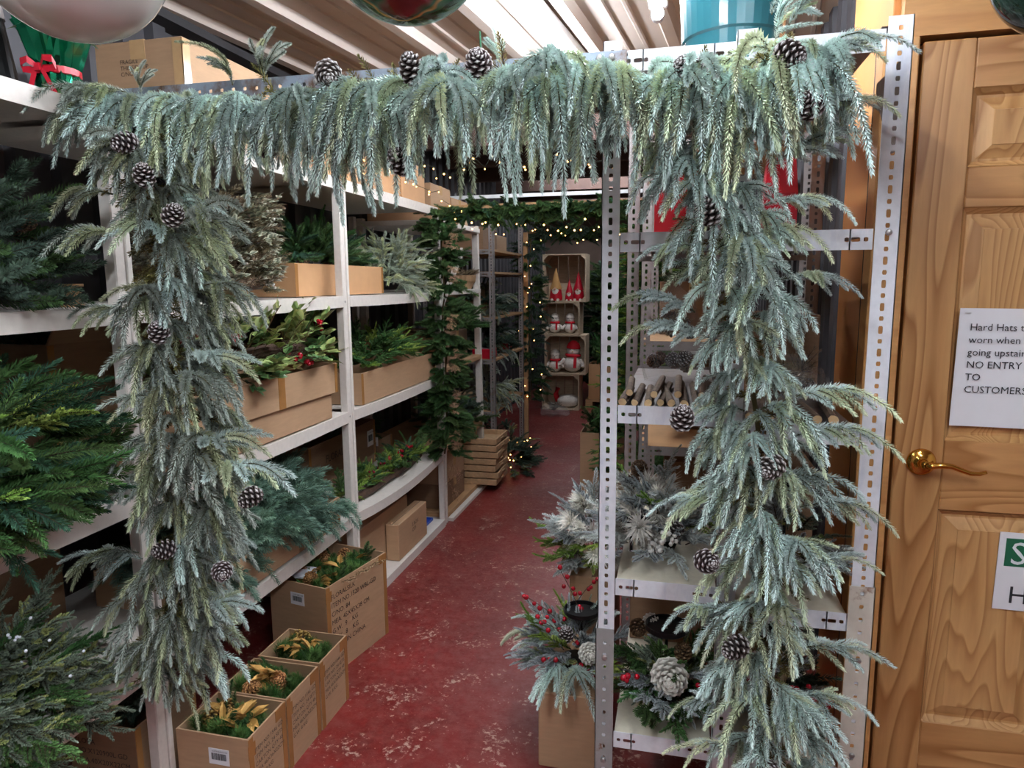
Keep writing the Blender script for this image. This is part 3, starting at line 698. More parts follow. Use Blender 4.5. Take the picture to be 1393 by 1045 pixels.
# spliced lower lengths
upright(rk, 'lower_upright', 0.63, (-0.004, -0.003, 0.0), M['rusty_grey'], True, a=0.042, rnd=True, pitch=0.029)
upright(rk, 'lower_upright', 0.785, (RW-0.048, -0.003, 0.0), M['rusty_cream'], False, a=0.050, rnd=True, pitch=0.029)
for (x, z) in ((0.017, 0.30), (0.017, 0.56), (RW-0.022, 0.40), (RW-0.022, 0.62), (0.02, 1.86), (RW-0.02, 1.51), (XM+0.02, 1.88)):
    MB().lathe([(0.0005, 0.005), (0.0045, 0.0042), (0.0062, 0.002), (0.0065, 0)], 10, M=Matrix.Translation((x, -0.003, z)) @ Matrix.Rotation(PI/2, 4, 'X')).build('bolt', M['screw'], rk)
BAYS = ((0.0395, XM-0.001), (XM+0.0395, RW-0.046))
LEV = ((1.885, 0.0, 'galv'), (1.522, -0.004, 'galv'), (1.152, -0.028, 'galv'), (0.752, -0.032, 'cream_metal'), (0.372, -0.012, 'cream_metal'))
for z, dz2, mt in LEV:
    for bi, (a, b) in enumerate(BAYS):
        zz = z+(dz2 if bi else 0)
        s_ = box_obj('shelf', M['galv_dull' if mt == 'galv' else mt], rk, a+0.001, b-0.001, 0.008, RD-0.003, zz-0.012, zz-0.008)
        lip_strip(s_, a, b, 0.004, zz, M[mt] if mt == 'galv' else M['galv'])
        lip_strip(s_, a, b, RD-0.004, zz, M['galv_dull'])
# corner gusset under the top right
MB().prism([(0, 0), (0.17, 0), (0.17, -0.03), (0.03, -0.17), (0, -0.17)], 0, 0.003, M=Matrix.Translation((RW-0.003, 0.05, 1.84)) @ Matrix.Rotation(PI/2, 4, 'Z')).build('gusset', M['galv_dull'], rk)

# beam that carries the garland from the shelving to the rack
bm_ = thing('garland_beam', 'rusty slotted steel bar spanning the aisle behind the garland', 'beam', (-1.36, 1.475, 1.885))
L_ = 1.245; mb = MB()
holed_strip(mb, L_, 0.034, [(0.02+k*0.03, 0.0042) for k in range(41)], 0.003, Matrix.Rotation(PI/2, 4, 'Y'))
holed_strip(mb, L_, 0.030, [], 0.003, Matrix.Rotation(PI/2, 4, 'Y') @ Matrix.Rotation(PI/2, 4, 'Z') @ Matrix.Translation((0, 0, 0)))
o = mb.build('bar', worn('weathered_blue_grey_steel', (150, 162, 178), (112, 84, 66), (0.47, 0.62), 9, 0.5, 0.3), bm_)
o.rotation_euler = (0, 0.008, 0)
for x in (1.215, 1.19, 0.56): MB().lathe([(0.0005, 0.004), (0.005, 0.003), (0.0066, 0)], 10, M=Matrix.Translation((x, -0.001, -0.018)) @ Matrix.Rotation(PI/2, 4, 'X')).build('bolt', M['screw'], bm_)
# ---------------------------------------------------------------- frosted garlands
def path_at(pts, t):
    pts = [Vector(p) for p in pts]; seg = [(pts[i+1]-pts[i]).length for i in range(len(pts)-1)]; tot = sum(seg); x = t*tot
    for i, l in enumerate(seg):
        if x <= l or i == len(seg)-1: return pts[i].lerp(pts[i+1], min(1, x/l)), (pts[i+1]-pts[i]).normalized()
        x -= l
def garland(label, pts, n, mix, face, spread, s=(0.85, 1.2), core=30, seed=1, tilt=(-0.1, 0.45), rad=0.02, group=None, stem_c=(84, 72, 44), name='garland', wire=0.005, cat='garland', corekind='core'):
    rng = random.Random(seed); t_ = thing(name, label, cat, tuple(pts[0]), group=group); O_ = Vector(pts[0])
    fine = [path_at(pts, i/24)[0]+Vector((rng.uniform(-.004, .004), rng.uniform(-.004, .004), rng.uniform(-.004, .004)))-O_ for i in range(25)]
    MB().tube(fine, wire, 6, nlin(stem_c)).build('stem', M['fol'], t_, colors=True)
    for i in range(core):
        P, T = path_at(pts, (i+0.5)/core); a = rng.uniform(0, 2*PI)
        sprig(t_, corekind, P-O_, T*0.6+Vector((math.cos(a), math.sin(a), rng.uniform(-.5, .5))), rng.uniform(0.8, 1.1), rng=rng)
    ks = [k for k, w in mix for _ in range(w)]
    fa = math.atan2(face[1], face[0])
    for i in range(n):
        P, T = path_at(pts, (i+rng.random())/n); a = fa+rng.uniform(-spread, spread)
        d = Vector((math.cos(a), math.sin(a), rng.uniform(*tilt)))
        p = P-O_+Vector((d.x, d.y, 0))*rad+Vector((0, 0, rng.uniform(-.02, .02)))
        sprig(t_, rng.choice(ks), p, d, rng.uniform(*s), rng.uniform(-.2, .2), rng=rng)
    return t_, O_, rng
TOP = [(-1.30, 1.42, 1.81), (-1.20, 1.43, 1.805), (-0.92, 1.43, 1.80), (-0.66, 1.43, 1.80), (-0.41, 1.43, 1.81), (-0.19, 1.43, 1.81), (0.01, 1.44, 1.785), (0.13, 1.44, 1.80), (0.22, 1.44, 1.835)]
g, O_, rng = garland('frosted blue green garland draped along the bar over the aisle', TOP, 150, [('frost_hang', 5), ('frost', 2)], (0.15, -1), 1.5, (0.6, 1.2), 46, 11, (-0.3, 0.25))
for x, z, y in ((-0.712, 1.845, 1.40), (-0.527, 1.843, 1.395), (-0.392, 1.843, 1.40), (0.005, 1.79, 1.365), (-0.554, 1.668, 1.385), (-0.851, 1.709, 1.38)):
    cone_at(g, Vector((x, y-0.035, z))-O_, rng=rng, s=1.2)
# upright shoots along the top of the bar
for x, h in ((-1.22, 0.6), (-0.98, 0.9), (-0.90, 0.9), (-0.37, 0.45), (0.16, 0.7)):
    sprig(g, 'frost_shaded' if x < -0.6 else 'frost', Vector((x, 1.43, 1.86))-O_, (rng.uniform(-0.4, 0.4), -0.2, 1.4), h*0.8, 0, rng=rng)
# spill at the left end over the top shelf
for k in range(9): sprig(g, 'frost_shaded', Vector((-1.24+rng.uniform(-.05, .06), 1.36, 1.81+rng.uniform(-.03, .03)))-O_, (rng.uniform(-1, -0.1), -0.7, rng.uniform(-0.2, 0.35)), rng.uniform(0.7, 0.95), rng=rng)
MB().tube([Vector((-0.405, 1.44, 1.84))-O_, Vector((-0.412, 1.45, 1.93))-O_], 0.0022, 5, nlin((44, 84, 60))).build('wire_end', M['fol'], g, colors=True)

LEFT = [(-1.20, 1.36, 1.80), (-1.155, 1.35, 1.64), (-1.11, 1.35, 1.51), (-1.14, 1.35, 1.37), (-1.13, 1.35, 1.23), (-1.11, 1.35, 1.06), (-1.14, 1.35, 0.88), (-1.185, 1.35, 0.70), (-1.24, 1.35, 0.45)]
g, O_, rng = garland('grey green frosted garland with painted shade hanging down the white left post', LEFT, 112, [('frost_shaded', 5), ('frost', 1)], (0.92, -0.4), 1.35, (0.75, 1.1), 90, 12, (-0.3, 0.3))
for x, z in ((-1.116, 1.709), (-1.072, 1.647), (-1.009, 1.565), (-0.877, 0.972), (-1.105, 0.837), (-0.957, 0.799), (-1.069, 1.325)):
    cone_at(g, Vector((x, 1.245, z))-O_, rng=rng, s=0.95)
for p, d, s in (((-1.04, 1.31, 1.00), (1, -0.15, 0.15), 1.15), ((-1.06, 1.31, 1.05), (1, -0.3, 0.3), 1.1), ((-1.06, 1.31, 1.26), (1, -0.2, 0.0), 0.95), ((-1.10, 1.31, 0.66), (1, -0.2, 0.15), 1.05), ((-1.08, 1.31, 0.84), (1, -0.2, 0.0), 0.9), ((-1.22, 1.31, 0.78), (-0.8, -0.5, 0.2), 0.75)):
    sprig(g, 'frost_long', Vector(p)-O_, d, s, rng=rng)
# long side shoots reaching over the aisle side and to the left
for p, d, s in (((-1.10, 1.31, 1.03), (1, -0.2, 0.25), 1.1), ((-1.10, 1.30, 1.00), (1, -0.1, 0.1), 1.2), ((-1.08, 1.30, 1.22), (1, -0.3, 0.1), 1.0), ((-1.05, 1.30, 0.92), (1, -0.3, 0.0), 0.9),
                ((-1.12, 1.31, 0.80), (1, -0.4, 0.05), 1.0), ((-1.12, 1.31, 0.62), (1, -0.3, 0.1), 0.9), ((-1.22, 1.30, 0.80), (-0.7, -0.7, 0.2), 0.8), ((-1.22, 1.32, 1.53), (-1, -0.6, 0.3), 0.9),
                ((-1.22, 1.32, 1.62), (-1, -0.5, 0.1), 0.8), ((-1.2, 1.32, 1.36), (-1, -0.5, 0.2), 0.7), ((-1.05, 1.31, 1.55), (1, -0.3, 0.3), 1.0), ((-1.0, 1.31, 1.42), (1, -0.1, 0.0), 0.8), ((-1.08, 1.30, 1.10), (1, -0.2, -0.1), 1.0)):
    sprig(g, 'frost_shaded', Vector(p)-O_, d, s*1.15, rng=rng)

RIGHT = [(0.20, 1.44, 1.83), (0.09, 1.44, 1.75), (0.03, 1.435, 1.66), (0.05, 1.43, 1.585), (0.10, 1.43, 1.53), (0.12, 1.43, 1.39), (0.14, 1.43, 1.25), (0.16, 1.43, 1.10), (0.18, 1.43, 0.95), (0.186, 1.43, 0.79), (0.20, 1.43, 0.63), (0.21, 1.43, 0.36)]
g, O_, rng = garland('bright frosted garland with pinecones hanging down the steel rack', RIGHT, 106, [('frost', 5), ('frost_hang', 1)], (-0.02, -1), 1.45, (0.62, 0.98), 50, 13, (-0.3, 0.35))
for x, z in ((0.043, 1.547), (0.011, 1.166), (0.172, 1.075), (0.066, 0.882), (0.121, 0.71), (0.199, 0.456), (0.175, 1.80), (0.206, 1.718)):
    cone_at(g, Vector((x, 1.325, z))-O_, rng=rng, s=1.02)
for p, d, s in (((0.18, 1.42, 1.88), (0.9, -0.4, 0.9), 1.0), ((0.15, 1.42, 1.90), (0.5, -0.3, 1.2), 0.9), ((0.21, 1.41, 1.80), (1, -0.3, 0.3), 1.0), ((0.2, 1.41, 1.72), (1, -0.3, 0.1), 1.0), ((0.16, 1.41, 1.63), (1, -0.3, 0.4), 1.15),
                ((0.15, 1.41, 1.56), (1, -0.3, 0.0), 0.9), ((0.18, 1.40, 1.42), (1, -0.3, 0.0), 0.85), ((0.03, 1.40, 1.36), (-1, -0.5, 0.3), 1.05), ((0.06, 1.40, 1.31), (-1, -0.4, 0.2), 1.1), ((0.05, 1.40, 1.48), (-1, -0.5, 0), 0.8),
                ((0.2, 1.40, 1.19), (1, -0.3, 0.2), 1.1), ((0.22, 1.40, 1.12), (1, -0.4, 0.2), 1.05), ((0.24, 1.40, 0.98), (1, -0.2, 0.1), 0.95), ((0.24, 1.40, 0.86), (1, -0.3, 0.3), 0.9), ((0.24, 1.40, 0.68), (1, -0.3, 0.25), 1.0), ((0.24, 1.40, 0.58), (1, -0.3, 0.1), 0.9),
                ((0.1, 1.40, 0.98), (-1, -0.4, 0.1), 0.9), ((0.1, 1.40, 0.75), (-1, -0.4, 0.1), 0.75), ((0.12, 1.40, 0.55), (-1, -0.4, 0.1), 0.8), ((0.14, 1.40, 0.45), (-1, -0.4, 0.0), 0.85)):
    sprig(g, 'frost_long', Vector(p)-O_, d, s*0.78, rng=rng)

# ---------------------------------------------------------------- cartons
def barcode(parent, loc, face='F', w=0.06, h=0.045, seed=1):
    rng = random.Random(seed); rot = {'F': (PI/2, 0, 0), 'R': (PI/2, 0, PI/2)}[face]
    l_ = MB().box(0, w, 0, h, -0.0006, 0.0008).build('barcode_label', M['paper'], parent, loc, rot)
    mb = MB(); x = 0.14*w
    while x < 0.86*w:
        b = rng.choice((0.0009, 0.0016, 0.0024)); mb.box(x, x+b, 0.3*h, 0.72*h, 0.0008, 0.0013); x += b+rng.choice((0.0010, 0.0018))
    mb.build('barcode', M['black_ink'], l_)
    o = inst('printed_text', text_mesh('OUTER BARCODE', h*0.13, M['black_ink']), l_, (0.16*w, h*0.8, 0.0013))
    return l_
def carton(label, x0, x1, y0, y1, z0, z1, rz=0.0, open_=True, mat='kraft', flaps='', tape=True, group=None, tilt=0.0, bulge=0.0, name='carton'):
    cx, cy = (x0+x1)/2, (y0+y1)/2; w, d, h = x1-x0, y1-y0, z1-z0
    c = thing(name, label, 'carton', (cx, cy, z0), rz, group); c.rotation_euler = (0, tilt, rz); t = 0.005
    m_ = M[mat]; W2, D2 = w/2, d/2
    mb = MB()
    mb.box(-W2, W2, -D2, D2, 0, t)
    if open_:
        mb.box(-W2, W2, -D2, -D2+t, t, h); mb.box(-W2, W2, D2-t, D2, t, h)
        mb.box(-W2, -W2+t, -D2+t, D2-t, t, h); mb.box(W2-t, W2, -D2+t, D2-t, t, h)
        mb.build('body', m_, c)
        for fch in flaps:
            L = min(w, d)*0.42
            if fch == 'r': MB().box(0, t, -D2+0.004, D2-0.004, 0, L).build('flap', m_, c, (W2-t, 0, h), (0, 0.55, 0))
            if fch == 'l': MB().box(0, t, -D2+0.004, D2-0.004, 0, L).build('flap', m_, c, (-W2, 0, h), (0, -0.7, 0))
            if fch == 'f': MB().box(-W2+0.004, W2-0.004, 0, t, 0, L).build('flap', m_, c, (0, -D2, h), (0.9, 0, 0))
            if fch == 'b': MB().box(-W2+0.004, W2-0.004, 0, t, 0, L).build('flap', m_, c, (0, D2-t, h), (-0.3, 0, 0))
    else:
        mb = MB(); mb.box(-W2, W2, -D2, D2, 0, h); mb.build('body', m_, c, bevel=0.003)
        along_y = d >= w
        if along_y:
            MB().box(-0.001, 0.001, -D2+0.002, D2-0.002, h-0.001, h+0.0006).build('seam', M['ink'], c)
            if tape: MB().box(-0.024, 0.024, -D2-0.0012, D2+0.0012, h-0.05, h+0.0012).build('tape', M['clear_tape'], c)
        else:
            MB().box(-W2+0.002, W2-0.002, -0.001, 0.001, h-0.001, h+0.0006).build('seam', M['ink'], c)
            if tape: MB().box(-W2-0.0012, W2+0.0012, -0.024, 0.024, h-0.05, h+0.0012).build('tape', M['clear_tape'], c)
    if open_ and tape:
        for yy in (-D2+0.001, D2-0.021): MB().box(W2-0.001, W2+0.0012, yy, yy+0.02, 0.0, h-0.003).build('tape', M['tape'], c)
    return c, W2, D2, h

rngL = random.Random(21)
BERRY_WS = ball_mesh('berry', 0.0032, M['tissue'], 5)
# --- near bay, top shelf: foil wrapped plant
fp = thing('foil_plant_pot', 'green foil wrapped pot with red ribbon bow on top shelf', 'plant pot', (-1.375, 1.36, 1.83))
mb = MB(); n = 28; rows = [(0.044, 0.0), (0.05, 0.03), (0.052, 0.062), (0.047, 0.08), (0.06, 0.12), (0.074, 0.17), (0.082, 0.20)]
vs = []; fs = []
for j, (r, z) in enumerate(rows):
    for k in range(n):
        q = 2*PI*k/n; rr = r*(1+(0.10 if k % 2 else -0.07)*(0.5+0.18*j)+rngL.uniform(-0.03, 0.03)); vs.append((rr*math.cos(q), rr*math.sin(q), z+rngL.uniform(-.004, .004)*(j > 0)))
for j in range(len(rows)-1):
    for k in range(n): fs.append((j*n+k, j*n+(k+1) % n, (j+1)*n+(k+1) % n, (j+1)*n+k))
fp.scale = (0.85,)*3; mb.add(vs, fs).build('foil_wrap', M['foil'], fp)
MB().lathe([(0.0505, 0.066), (0.054, 0.068), (0.054, 0.084), (0.0505, 0.086)], 24).build('ribbon_band', M['red_ribbon'], fp)
mb = MB()
for sgn in (-1, 1):
    P = [(sgn*x, -0.058+y, 0.078+z) for x, y, z in ((0.004, 0, 0), (0.025, -0.012, 0.018), (0.05, -0.008, 0.014), (0.052, 0, -0.002), (0.03, 0.004, -0.004), (0.004, 0.002, -0.006))]
    for i in range(len(P)-1):
        a, b = P[i], P[i+1]; mb.add([(a[0], a[1], a[2]-0.007), (b[0], b[1], b[2]-0.009), (b[0], b[1], b[2]+0.009), (a[0], a[1], a[2]+0.007), (a[0], a[1]+.001, a[2]-0.007), (b[0], b[1]+.001, b[2]-0.009), (b[0], b[1]+.001, b[2]+0.009), (a[0], a[1]+.001, a[2]+0.007)], [(0, 1, 2, 3), (7, 6, 5, 4)])
    mb.add([(sgn*0.004, -0.06, 0.07), (sgn*0.018, -0.062, 0.072), (sgn*0.05, -0.058, 0.012), (sgn*0.036, -0.056, 0.006)], [(0, 1, 2, 3)])
mb.box(-0.008, 0.008, -0.066, -0.056, 0.068, 0.086).build('bow', M['red_ribbon'], fp)
mb = MB()
for k in range(11):
    a = k*2.4; D = Vector((math.cos(a), math.sin(a), 0.35)); leaf_geo(mb, Vector((0, 0, 0.2+0.01*(k % 3))), D, Vector((0, 0, 1)), 0.11, 0.06, (1, 1, 1), (1, 1, 1))
mb.build('red_bract', M['red_ribbon'], fp)
mb = MB()
for k in range(9):
    a = k*2.4+0.8; D = Vector((math.cos(a), math.sin(a), -0.15)); leaf_geo(mb, Vector((0, 0, 0.19)), D, Vector((0, 0, 1)), 0.11, 0.055, nlin((120, 140, 110)), nlin((172, 184, 160)))
mb.build('leaf', M['leaf'], fp, colors=True)
bb = thing('black_cone', 'black plastic cone standing behind the foil wrapped pot', 'cone', (-1.52, 1.33, 1.83))
MB().lathe([(0.001, 0.26), (0.018, 0.26), (0.05, 0.02), (0.075, 0.018), (0.078, 0.0), (0.001, 0.0)], 24).build('body', M['black_metal'], bb, smooth=False)
MB().lathe([(0.0235, 0.225), (0.0262, 0.225), (0.031, 0.185), (0.0283, 0.185)], 24).build('band', M['galv_dull'], bb)

# boxes on the top of the shelving
c, W2, D2, h = carton('wide flat carton at the bottom of the pair on top shelf', -1.66, -1.345, 1.74, 2.42, 1.831, 1.955, open_=False, mat='kraft')
c, W2, D2, h = carton('wide flat taped carton uppermost of the pair on top shelf', -1.62, -1.335, 1.73, 2.44, 1.957, 2.092, open_=False, mat='kraft')
MB().box(W2-0.03, W2+0.0012, -D2-0.0012, -D2+0.0006, 0, h-0.004).build('tape', M['clear_tape'], c); MB().box(W2-0.0005, W2+0.0012, -D2-0.0012, -D2+0.03, 0, h-0.004).build('tape', M['clear_tape'], c)
text_on(c, 'FRAGILE\nTHIS SIDE UP\nC/NO.', 0.016, M['ink'], (-0.06, -D2-0.001, 0.075))
for i, (y0, y1, zt, lb) in enumerate(((2.46, 2.86, 2.02, 'orange brown carton next to the flat pair above the top shelf'), (2.88, 3.28, 2.05, 'orange brown carton in the middle of the row on top'), (3.30, 3.62, 2.03, 'orange brown carton at the far end of the top row'))):
    carton(lb, -1.72, -1.35, y0, y1, 1.831, zt, open_=False, mat='kraft_orange', group='cartons on top of the white shelving')

# --- near bay shelves
t_ = thing('greenery_heap', 'dark green wreath heap with small cones on the shelf below top', 'greenery', (-1.56, 1.05, 1.372))
mound(t_, [('vdark', 3), ('dark', 2)], 190, (0, 0.02, 0.0), (0.22, 0.33, 0.32), (0.8, 1.15), rngL, (0.7, -0.7, 0), half=True)
for k in range(9): cone_at(t_, (0.12+rngL.uniform(-.05, .09), rngL.uniform(-.3, .28), rngL.uniform(0.05, 0.25)), CONE_BROWN, 0.7, rngL)
rp = thing('rope_spool', 'small spool of jute rope beside the dark green heap', 'spool', (-1.40, 1.36, 1.372))
MB().lathe([(0.001, 0.0), (0.026, 0.0), (0.026, 0.006), (0.001, 0.006)], 16).build('flange', M['rawwood'], rp)
for k in range(7): MB().lathe([(0.016, 0.006+k*0.006), (0.0215, 0.009+k*0.006), (0.016, 0.012+k*0.006)], 16).build('rope_turn', M['wicker'], rp)
MB().lathe([(0.001, 0.048), (0.026, 0.048), (0.026, 0.054), (0.001, 0.054)], 16).build('flange', M['rawwood'], rp)
t_ = thing('greenery_heap', 'bright green pine heap spilling over the middle left shelf', 'greenery', (-1.47, 1.02, 0.90))
mound(t_, [('pine', 5), ('cedar', 2), ('cedar_dark', 1)], 170, (0, 0, 0.05), (0.20, 0.27, 0.25), (0.85, 1.2), rngL, (0.8, -0.6, 0), flat=0.35, lift=0.0)
for k in range(7): sprig(t_, rngL.choice(('pine', 'cedar', 'pine')), (0.13, rngL.uniform(-.3, .22), rngL.uniform(0.05, 0.12)), (0.8, rngL.uniform(-.3, .5), rngL.uniform(-1.1, -0.3)), rngL.uniform(0.7, 0.95), rng=rngL)
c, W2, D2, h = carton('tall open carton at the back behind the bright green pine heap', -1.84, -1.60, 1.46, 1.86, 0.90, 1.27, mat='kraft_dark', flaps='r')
bed(c, [('vdark', 3), ('dark', 1)], 14, -W2+.05, W2-.05, -D2+.05, D2-.05, h-0.04, (0.6, 0.9), rngL)
t_ = thing('greenery_heap', 'frost speckled juniper heap on the lowest shelf at left', 'greenery', (-1.45, 1.03, 0.455))
mound(t_, [('juniper', 6), ('cedar_dark', 1)], 250, (0.01, 0.0, 0.0), (0.18, 0.27, 0.24), (0.85, 1.15), rngL, (0.8, -0.6, 0), flat=0.5, lift=0.0)
berries(t_, (0.17, -0.02, 0.22), 24, BERRY_WS, 0.09, rngL); berries(t_, (0.18, -0.15, 0.12), 20, BERRY_WS, 0.09, rngL)
c, W2, D2, h = carton('tall brown carton standing against the wall above the juniper heap', -1.86, -1.735, 1.28, 1.56, 0.455, 0.80, mat='kraft_dark', open_=False)
c, W2, D2, h = carton('printed carton on the floor below the lowest left shelf', -1.62, -1.40, 1.42, 1.66, 0.0, 0.235, mat='kraft_dark')
text_on(c, 'FLORA\nNO.X120900L GD\nMEA.40X20X22CM\n     KG', 0.022, M['ink'], (-0.09, -D2-0.001, 0.17), spacing=1.3)
bed(c, [('vdark', 1)], 10, -W2+.05, W2-.05, -D2+.05, D2-.05, h-0.03, (0.6, 0.8), rngL)
t_ = MB().box(-0.16, 0.16, -0.03, 0.03, 0, 0.045).build('timber_offcut', M['rawwood'], None, (-1.50, 1.30, 0.0), (0, 0, 0.15), bevel=0.004)
tag(t_, 'sawn timber offcut on the floor in front of the printed carton', 'timber')

# --- second bay
t_ = thing('wreath_stack', 'stack of twiggy wreaths with cream edged leaves and white berries', 'wreath', (-1.53, 2.03, 1.372))
for j in range(4):
    z = 0.05+j*0.075
    MB().tube([(0.14*math.cos(a*PI/10), 0.19*math.sin(a*PI/10), z) for a in range(21)], 0.02, 7).build('wreath_ring', M['twig'], t_)
    for k in range(66):
        a = rngL.uniform(-2.3, 1.6); p = (0.16*math.cos(a), 0.21*math.sin(a), z+rngL.uniform(-.03, .03))
        sprig(t_, rngL.choice(('frostleaf', 'frostleaf', 'brush')), p, (math.cos(a)*0.6-math.sin(a)*0.8, math.sin(a)*0.6+math.cos(a)*0.8, rngL.uniform(-.3, .5)), rngL.uniform(0.8, 1.1), rng=rngL)
    for k in range(5):
        a = rngL.uniform(-1.8, 1.2); berries(t_, (0.19*math.cos(a), 0.24*math.sin(a), z), 3, BERRY_W, 0.015, rngL)
c, W2, D2, h = carton('long low carton of green garland straddling two shelf bays', -1.74, -1.405, 2.36, 3.16, 1.374, 1.50, mat='kraft_orange')
mound(c, [('dark', 4), ('pine', 2)], 60, (0, 0, h+0.005), (0.12, 0.34, 0.10), (0.7, 0.95), rngL, (1, -0.2, 0))
for k in range(7): cone_at(c, (rngL.uniform(0.0, .13), rngL.uniform(-.32, .32), h+rngL.uniform(0.0, .07)), CONE_BROWN, 0.75, rngL)
t_ = thing('branch_pile', 'pale flocked branch pile at the end of the shelf', 'greenery', (-1.50, 3.42, 1.372))
mound(t_, [('flock', 1)], 70, (0, 0, 0.0), (0.13, 0.20, 0.22), (0.8, 1.1), rngL, (0.8, -0.5, 0), flat=0.8, lift=0.2)
for k in range(6): sprig(t_, 'flock', (0.14, rngL.uniform(-.2, .15), 0.05), (0.7, rngL.uniform(-.4, .2), -0.6), 0.8, rng=rngL)

carton('lower long flat carton under the berry wreath', -1.56, -1.312, 1.60, 2.425, 0.901, 1.0, open_=False, tape=False)
c, W2, D2, h = carton('upper long open carton tray holding the berry wreath', -1.575, -1.300, 1.59, 2.455, 1.001, 1.115)
text_on(c, 'Floral', 0.03, M['ink'], (-0.02, -D2-0.001, 0.04))
MB().box(W2-0.0005, W2+0.0012, 0.02, 0.06, 0, h-0.002).build('tape', M['tape'], c)
t_ = thing('berry_wreath', 'twig wreath with pale green leaves and red berries in long carton', 'wreath', (-1.47, 2.07, 1.10))
ring = [(0.13*math.cos(a*PI/16), 0.36*math.sin(a*PI/16), 0.085+0.02*math.cos(a*PI/8)) for a in range(33)]
MB().tube(ring, 0.018, 8).build('wreath_ring', M['twig'], t_)
for k in range(90):
    a = rngL.uniform(-1.9, 1.9); sprig(t_, 'twigbrown', (0.13*math.cos(a), 0.36*math.sin(a), 0.085+rngL.uniform(-.02, .02)), (-math.sin(a)*0.4, math.cos(a), rngL.uniform(-.15, .15)), 0.8, rng=rngL)
for k in range(84):
    a = rngL.uniform(-1.9, 1.9); hi = rngL.random()
    p = (0.14*math.cos(a)+rngL.uniform(-.03, .035), 0.37*math.sin(a), (0.115 if hi < 0.45 else 0.035)+rngL.uniform(-.015, .02))
    sprig(t_, 'varleaf' if (rngL.random() < 0.5 and p[1] < 0.1) else rngL.choice(('holly', 'holly', 'varleaf')), p, (0.7*math.cos(a)+rngL.uniform(-.5, .5), rngL.uniform(-1, 1), rngL.uniform(-0.1, 0.8) if hi < .5 else rngL.uniform(-.3, .3)), rngL.uniform(0.7, 1.05), rng=rngL)
for k in range(20):
    a = rngL.uniform(-1.4, 1.4); berries(t_, (0.14*math.cos(a)+rngL.choice((0.05, 0.06, 0.0)), 0.40*math.sin(a), rngL.choice((0.045, 0.07, 0.165, 0.18))), 4, BERRY, 0.012, rngL)
for k in range(3): cone_at(t_, (0.12, -0.30+0.06*k, 0.10), CONE_BROWN, 0.8, rngL)
c, W2, D2, h = carton('low carton overflowing with blue green pine on the third shelf', -1.70, -1.316, 1.63, 2.455, 0.457, 0.57)
barcode(c, (0.06, -D2-0.001, 0.04), 'F', 0.05, 0.045, 3)
mound(c, [('blue', 1)], 130, (0, 0.0, h-0.01), (0.15, 0.38, 0.14), (0.85, 1.15), rngL, (1, -0.3, 0), flat=0.6, lift=0.1)
for k in range(10): sprig(c, 'blue', (W2-0.02, rngL.uniform(-.38, .38), h-0.005), (1, rngL.uniform(-.6, .6), -0.45), rngL.uniform(0.7, 0.9), rng=rngL)
t_ = thing('greenery_heap', 'dark berry garland heap in the shadow behind the blue pine', 'greenery', (-1.77, 2.25, 0.457))
mound(t_, [('vdark', 1)], 36, (0, 0, 0.05), (0.06, 0.38, 0.28), (0.7, 0.9), rngL, (1, 0, 0)); berries(t_, (0.08, 0.0, 0.27), 12, BERRY_D, 0.06, rngL); berries(t_, (0.08, 0.25, 0.27), 10, BERRY_D, 0.06, rngL)

# floor cartons of gold leaf picks
def pick_box(label, x0, x1, y0, y1, z1, n=16, lab=False, text=None, rz=0.0, tsize=0.02, gold=5, cones=3, seed=0):
    rg = random.Random(seed+50); c, W2, D2, h = carton(label, x0, x1, y0, y1, 0.0, z1, rz=rz, group='floor cartons of gold leaf picks')
    bed(c, [('gpuff', 4), ('dark', 1)], n, -W2+.03, W2-.03, -D2+.03, D2-.03, h-0.06, (0.5, 0.72), rg, (0.9, 2.0), 0.015, 1.6)
    for k in range(gold): inst('gold_leaf', rg.choice(V['goldleaf']), c, (rg.uniform(-W2+.06, W2-.06), rg.uniform(-D2+.055, D2-.055), h-0.012+rg.uniform(-.01, .02)), (rg.uniform(-.4, .4), rg.uniform(-.2, .3), rg.uniform(0, 6)), rg.uniform(0.7, 0.9))
    for k in range(cones): cone_at(c, (rg.uniform(-W2+.04, 0.03), rg.uniform(-D2+.04, D2-.04), h-0.012), CONE_GOLD, 0.95, rg)
    if lab: barcode(c, (-0.075 if not text else -W2+0.10, -D2-0.001, h-0.085), 'F', 0.062, 0.046, seed)
    if text: text_on(c, text, tsize, M['ink'], (W2+0.0015, -D2+0.025, h-0.055), 'R', spacing=1.25)
    MB().box(W2-0.0005, W2+0.0014, -D2-0.001, -D2+0.03, h-0.06, h-0.02).build('tape', M['tape'], c)
    MB().box(W2-0.0005, W2+0.0014, D2-0.05, D2, h-0.035, h-0.001).build('tape', M['tape'], c)
    return c, W2, D2, h
TX = 'ITEM NO.1546 GD\nITEM NO. 24 SETS\nCARTON QTY 48\nMEA.46X36X22CM\nG.W. 8 KG'
pick_box('nearest floor carton with barcode label and gold leaves at post foot', -1.305, -1.083, 1.462, 1.640, 0.225, 48, True, TX, 0, 0.017, 9, 2, 1)
pick_box('second floor carton of pine and gold cones from the post', -1.31, -1.082, 1.646, 1.830, 0.225, 48, False, TX, 0, 0.017, 7, 4, 2)
pick_box('third floor carton of long needle pine before the tall one', -1.30, -1.080, 1.836, 2.020, 0.230, 48, False, TX, 0, 0.017, 6, 2, 3)
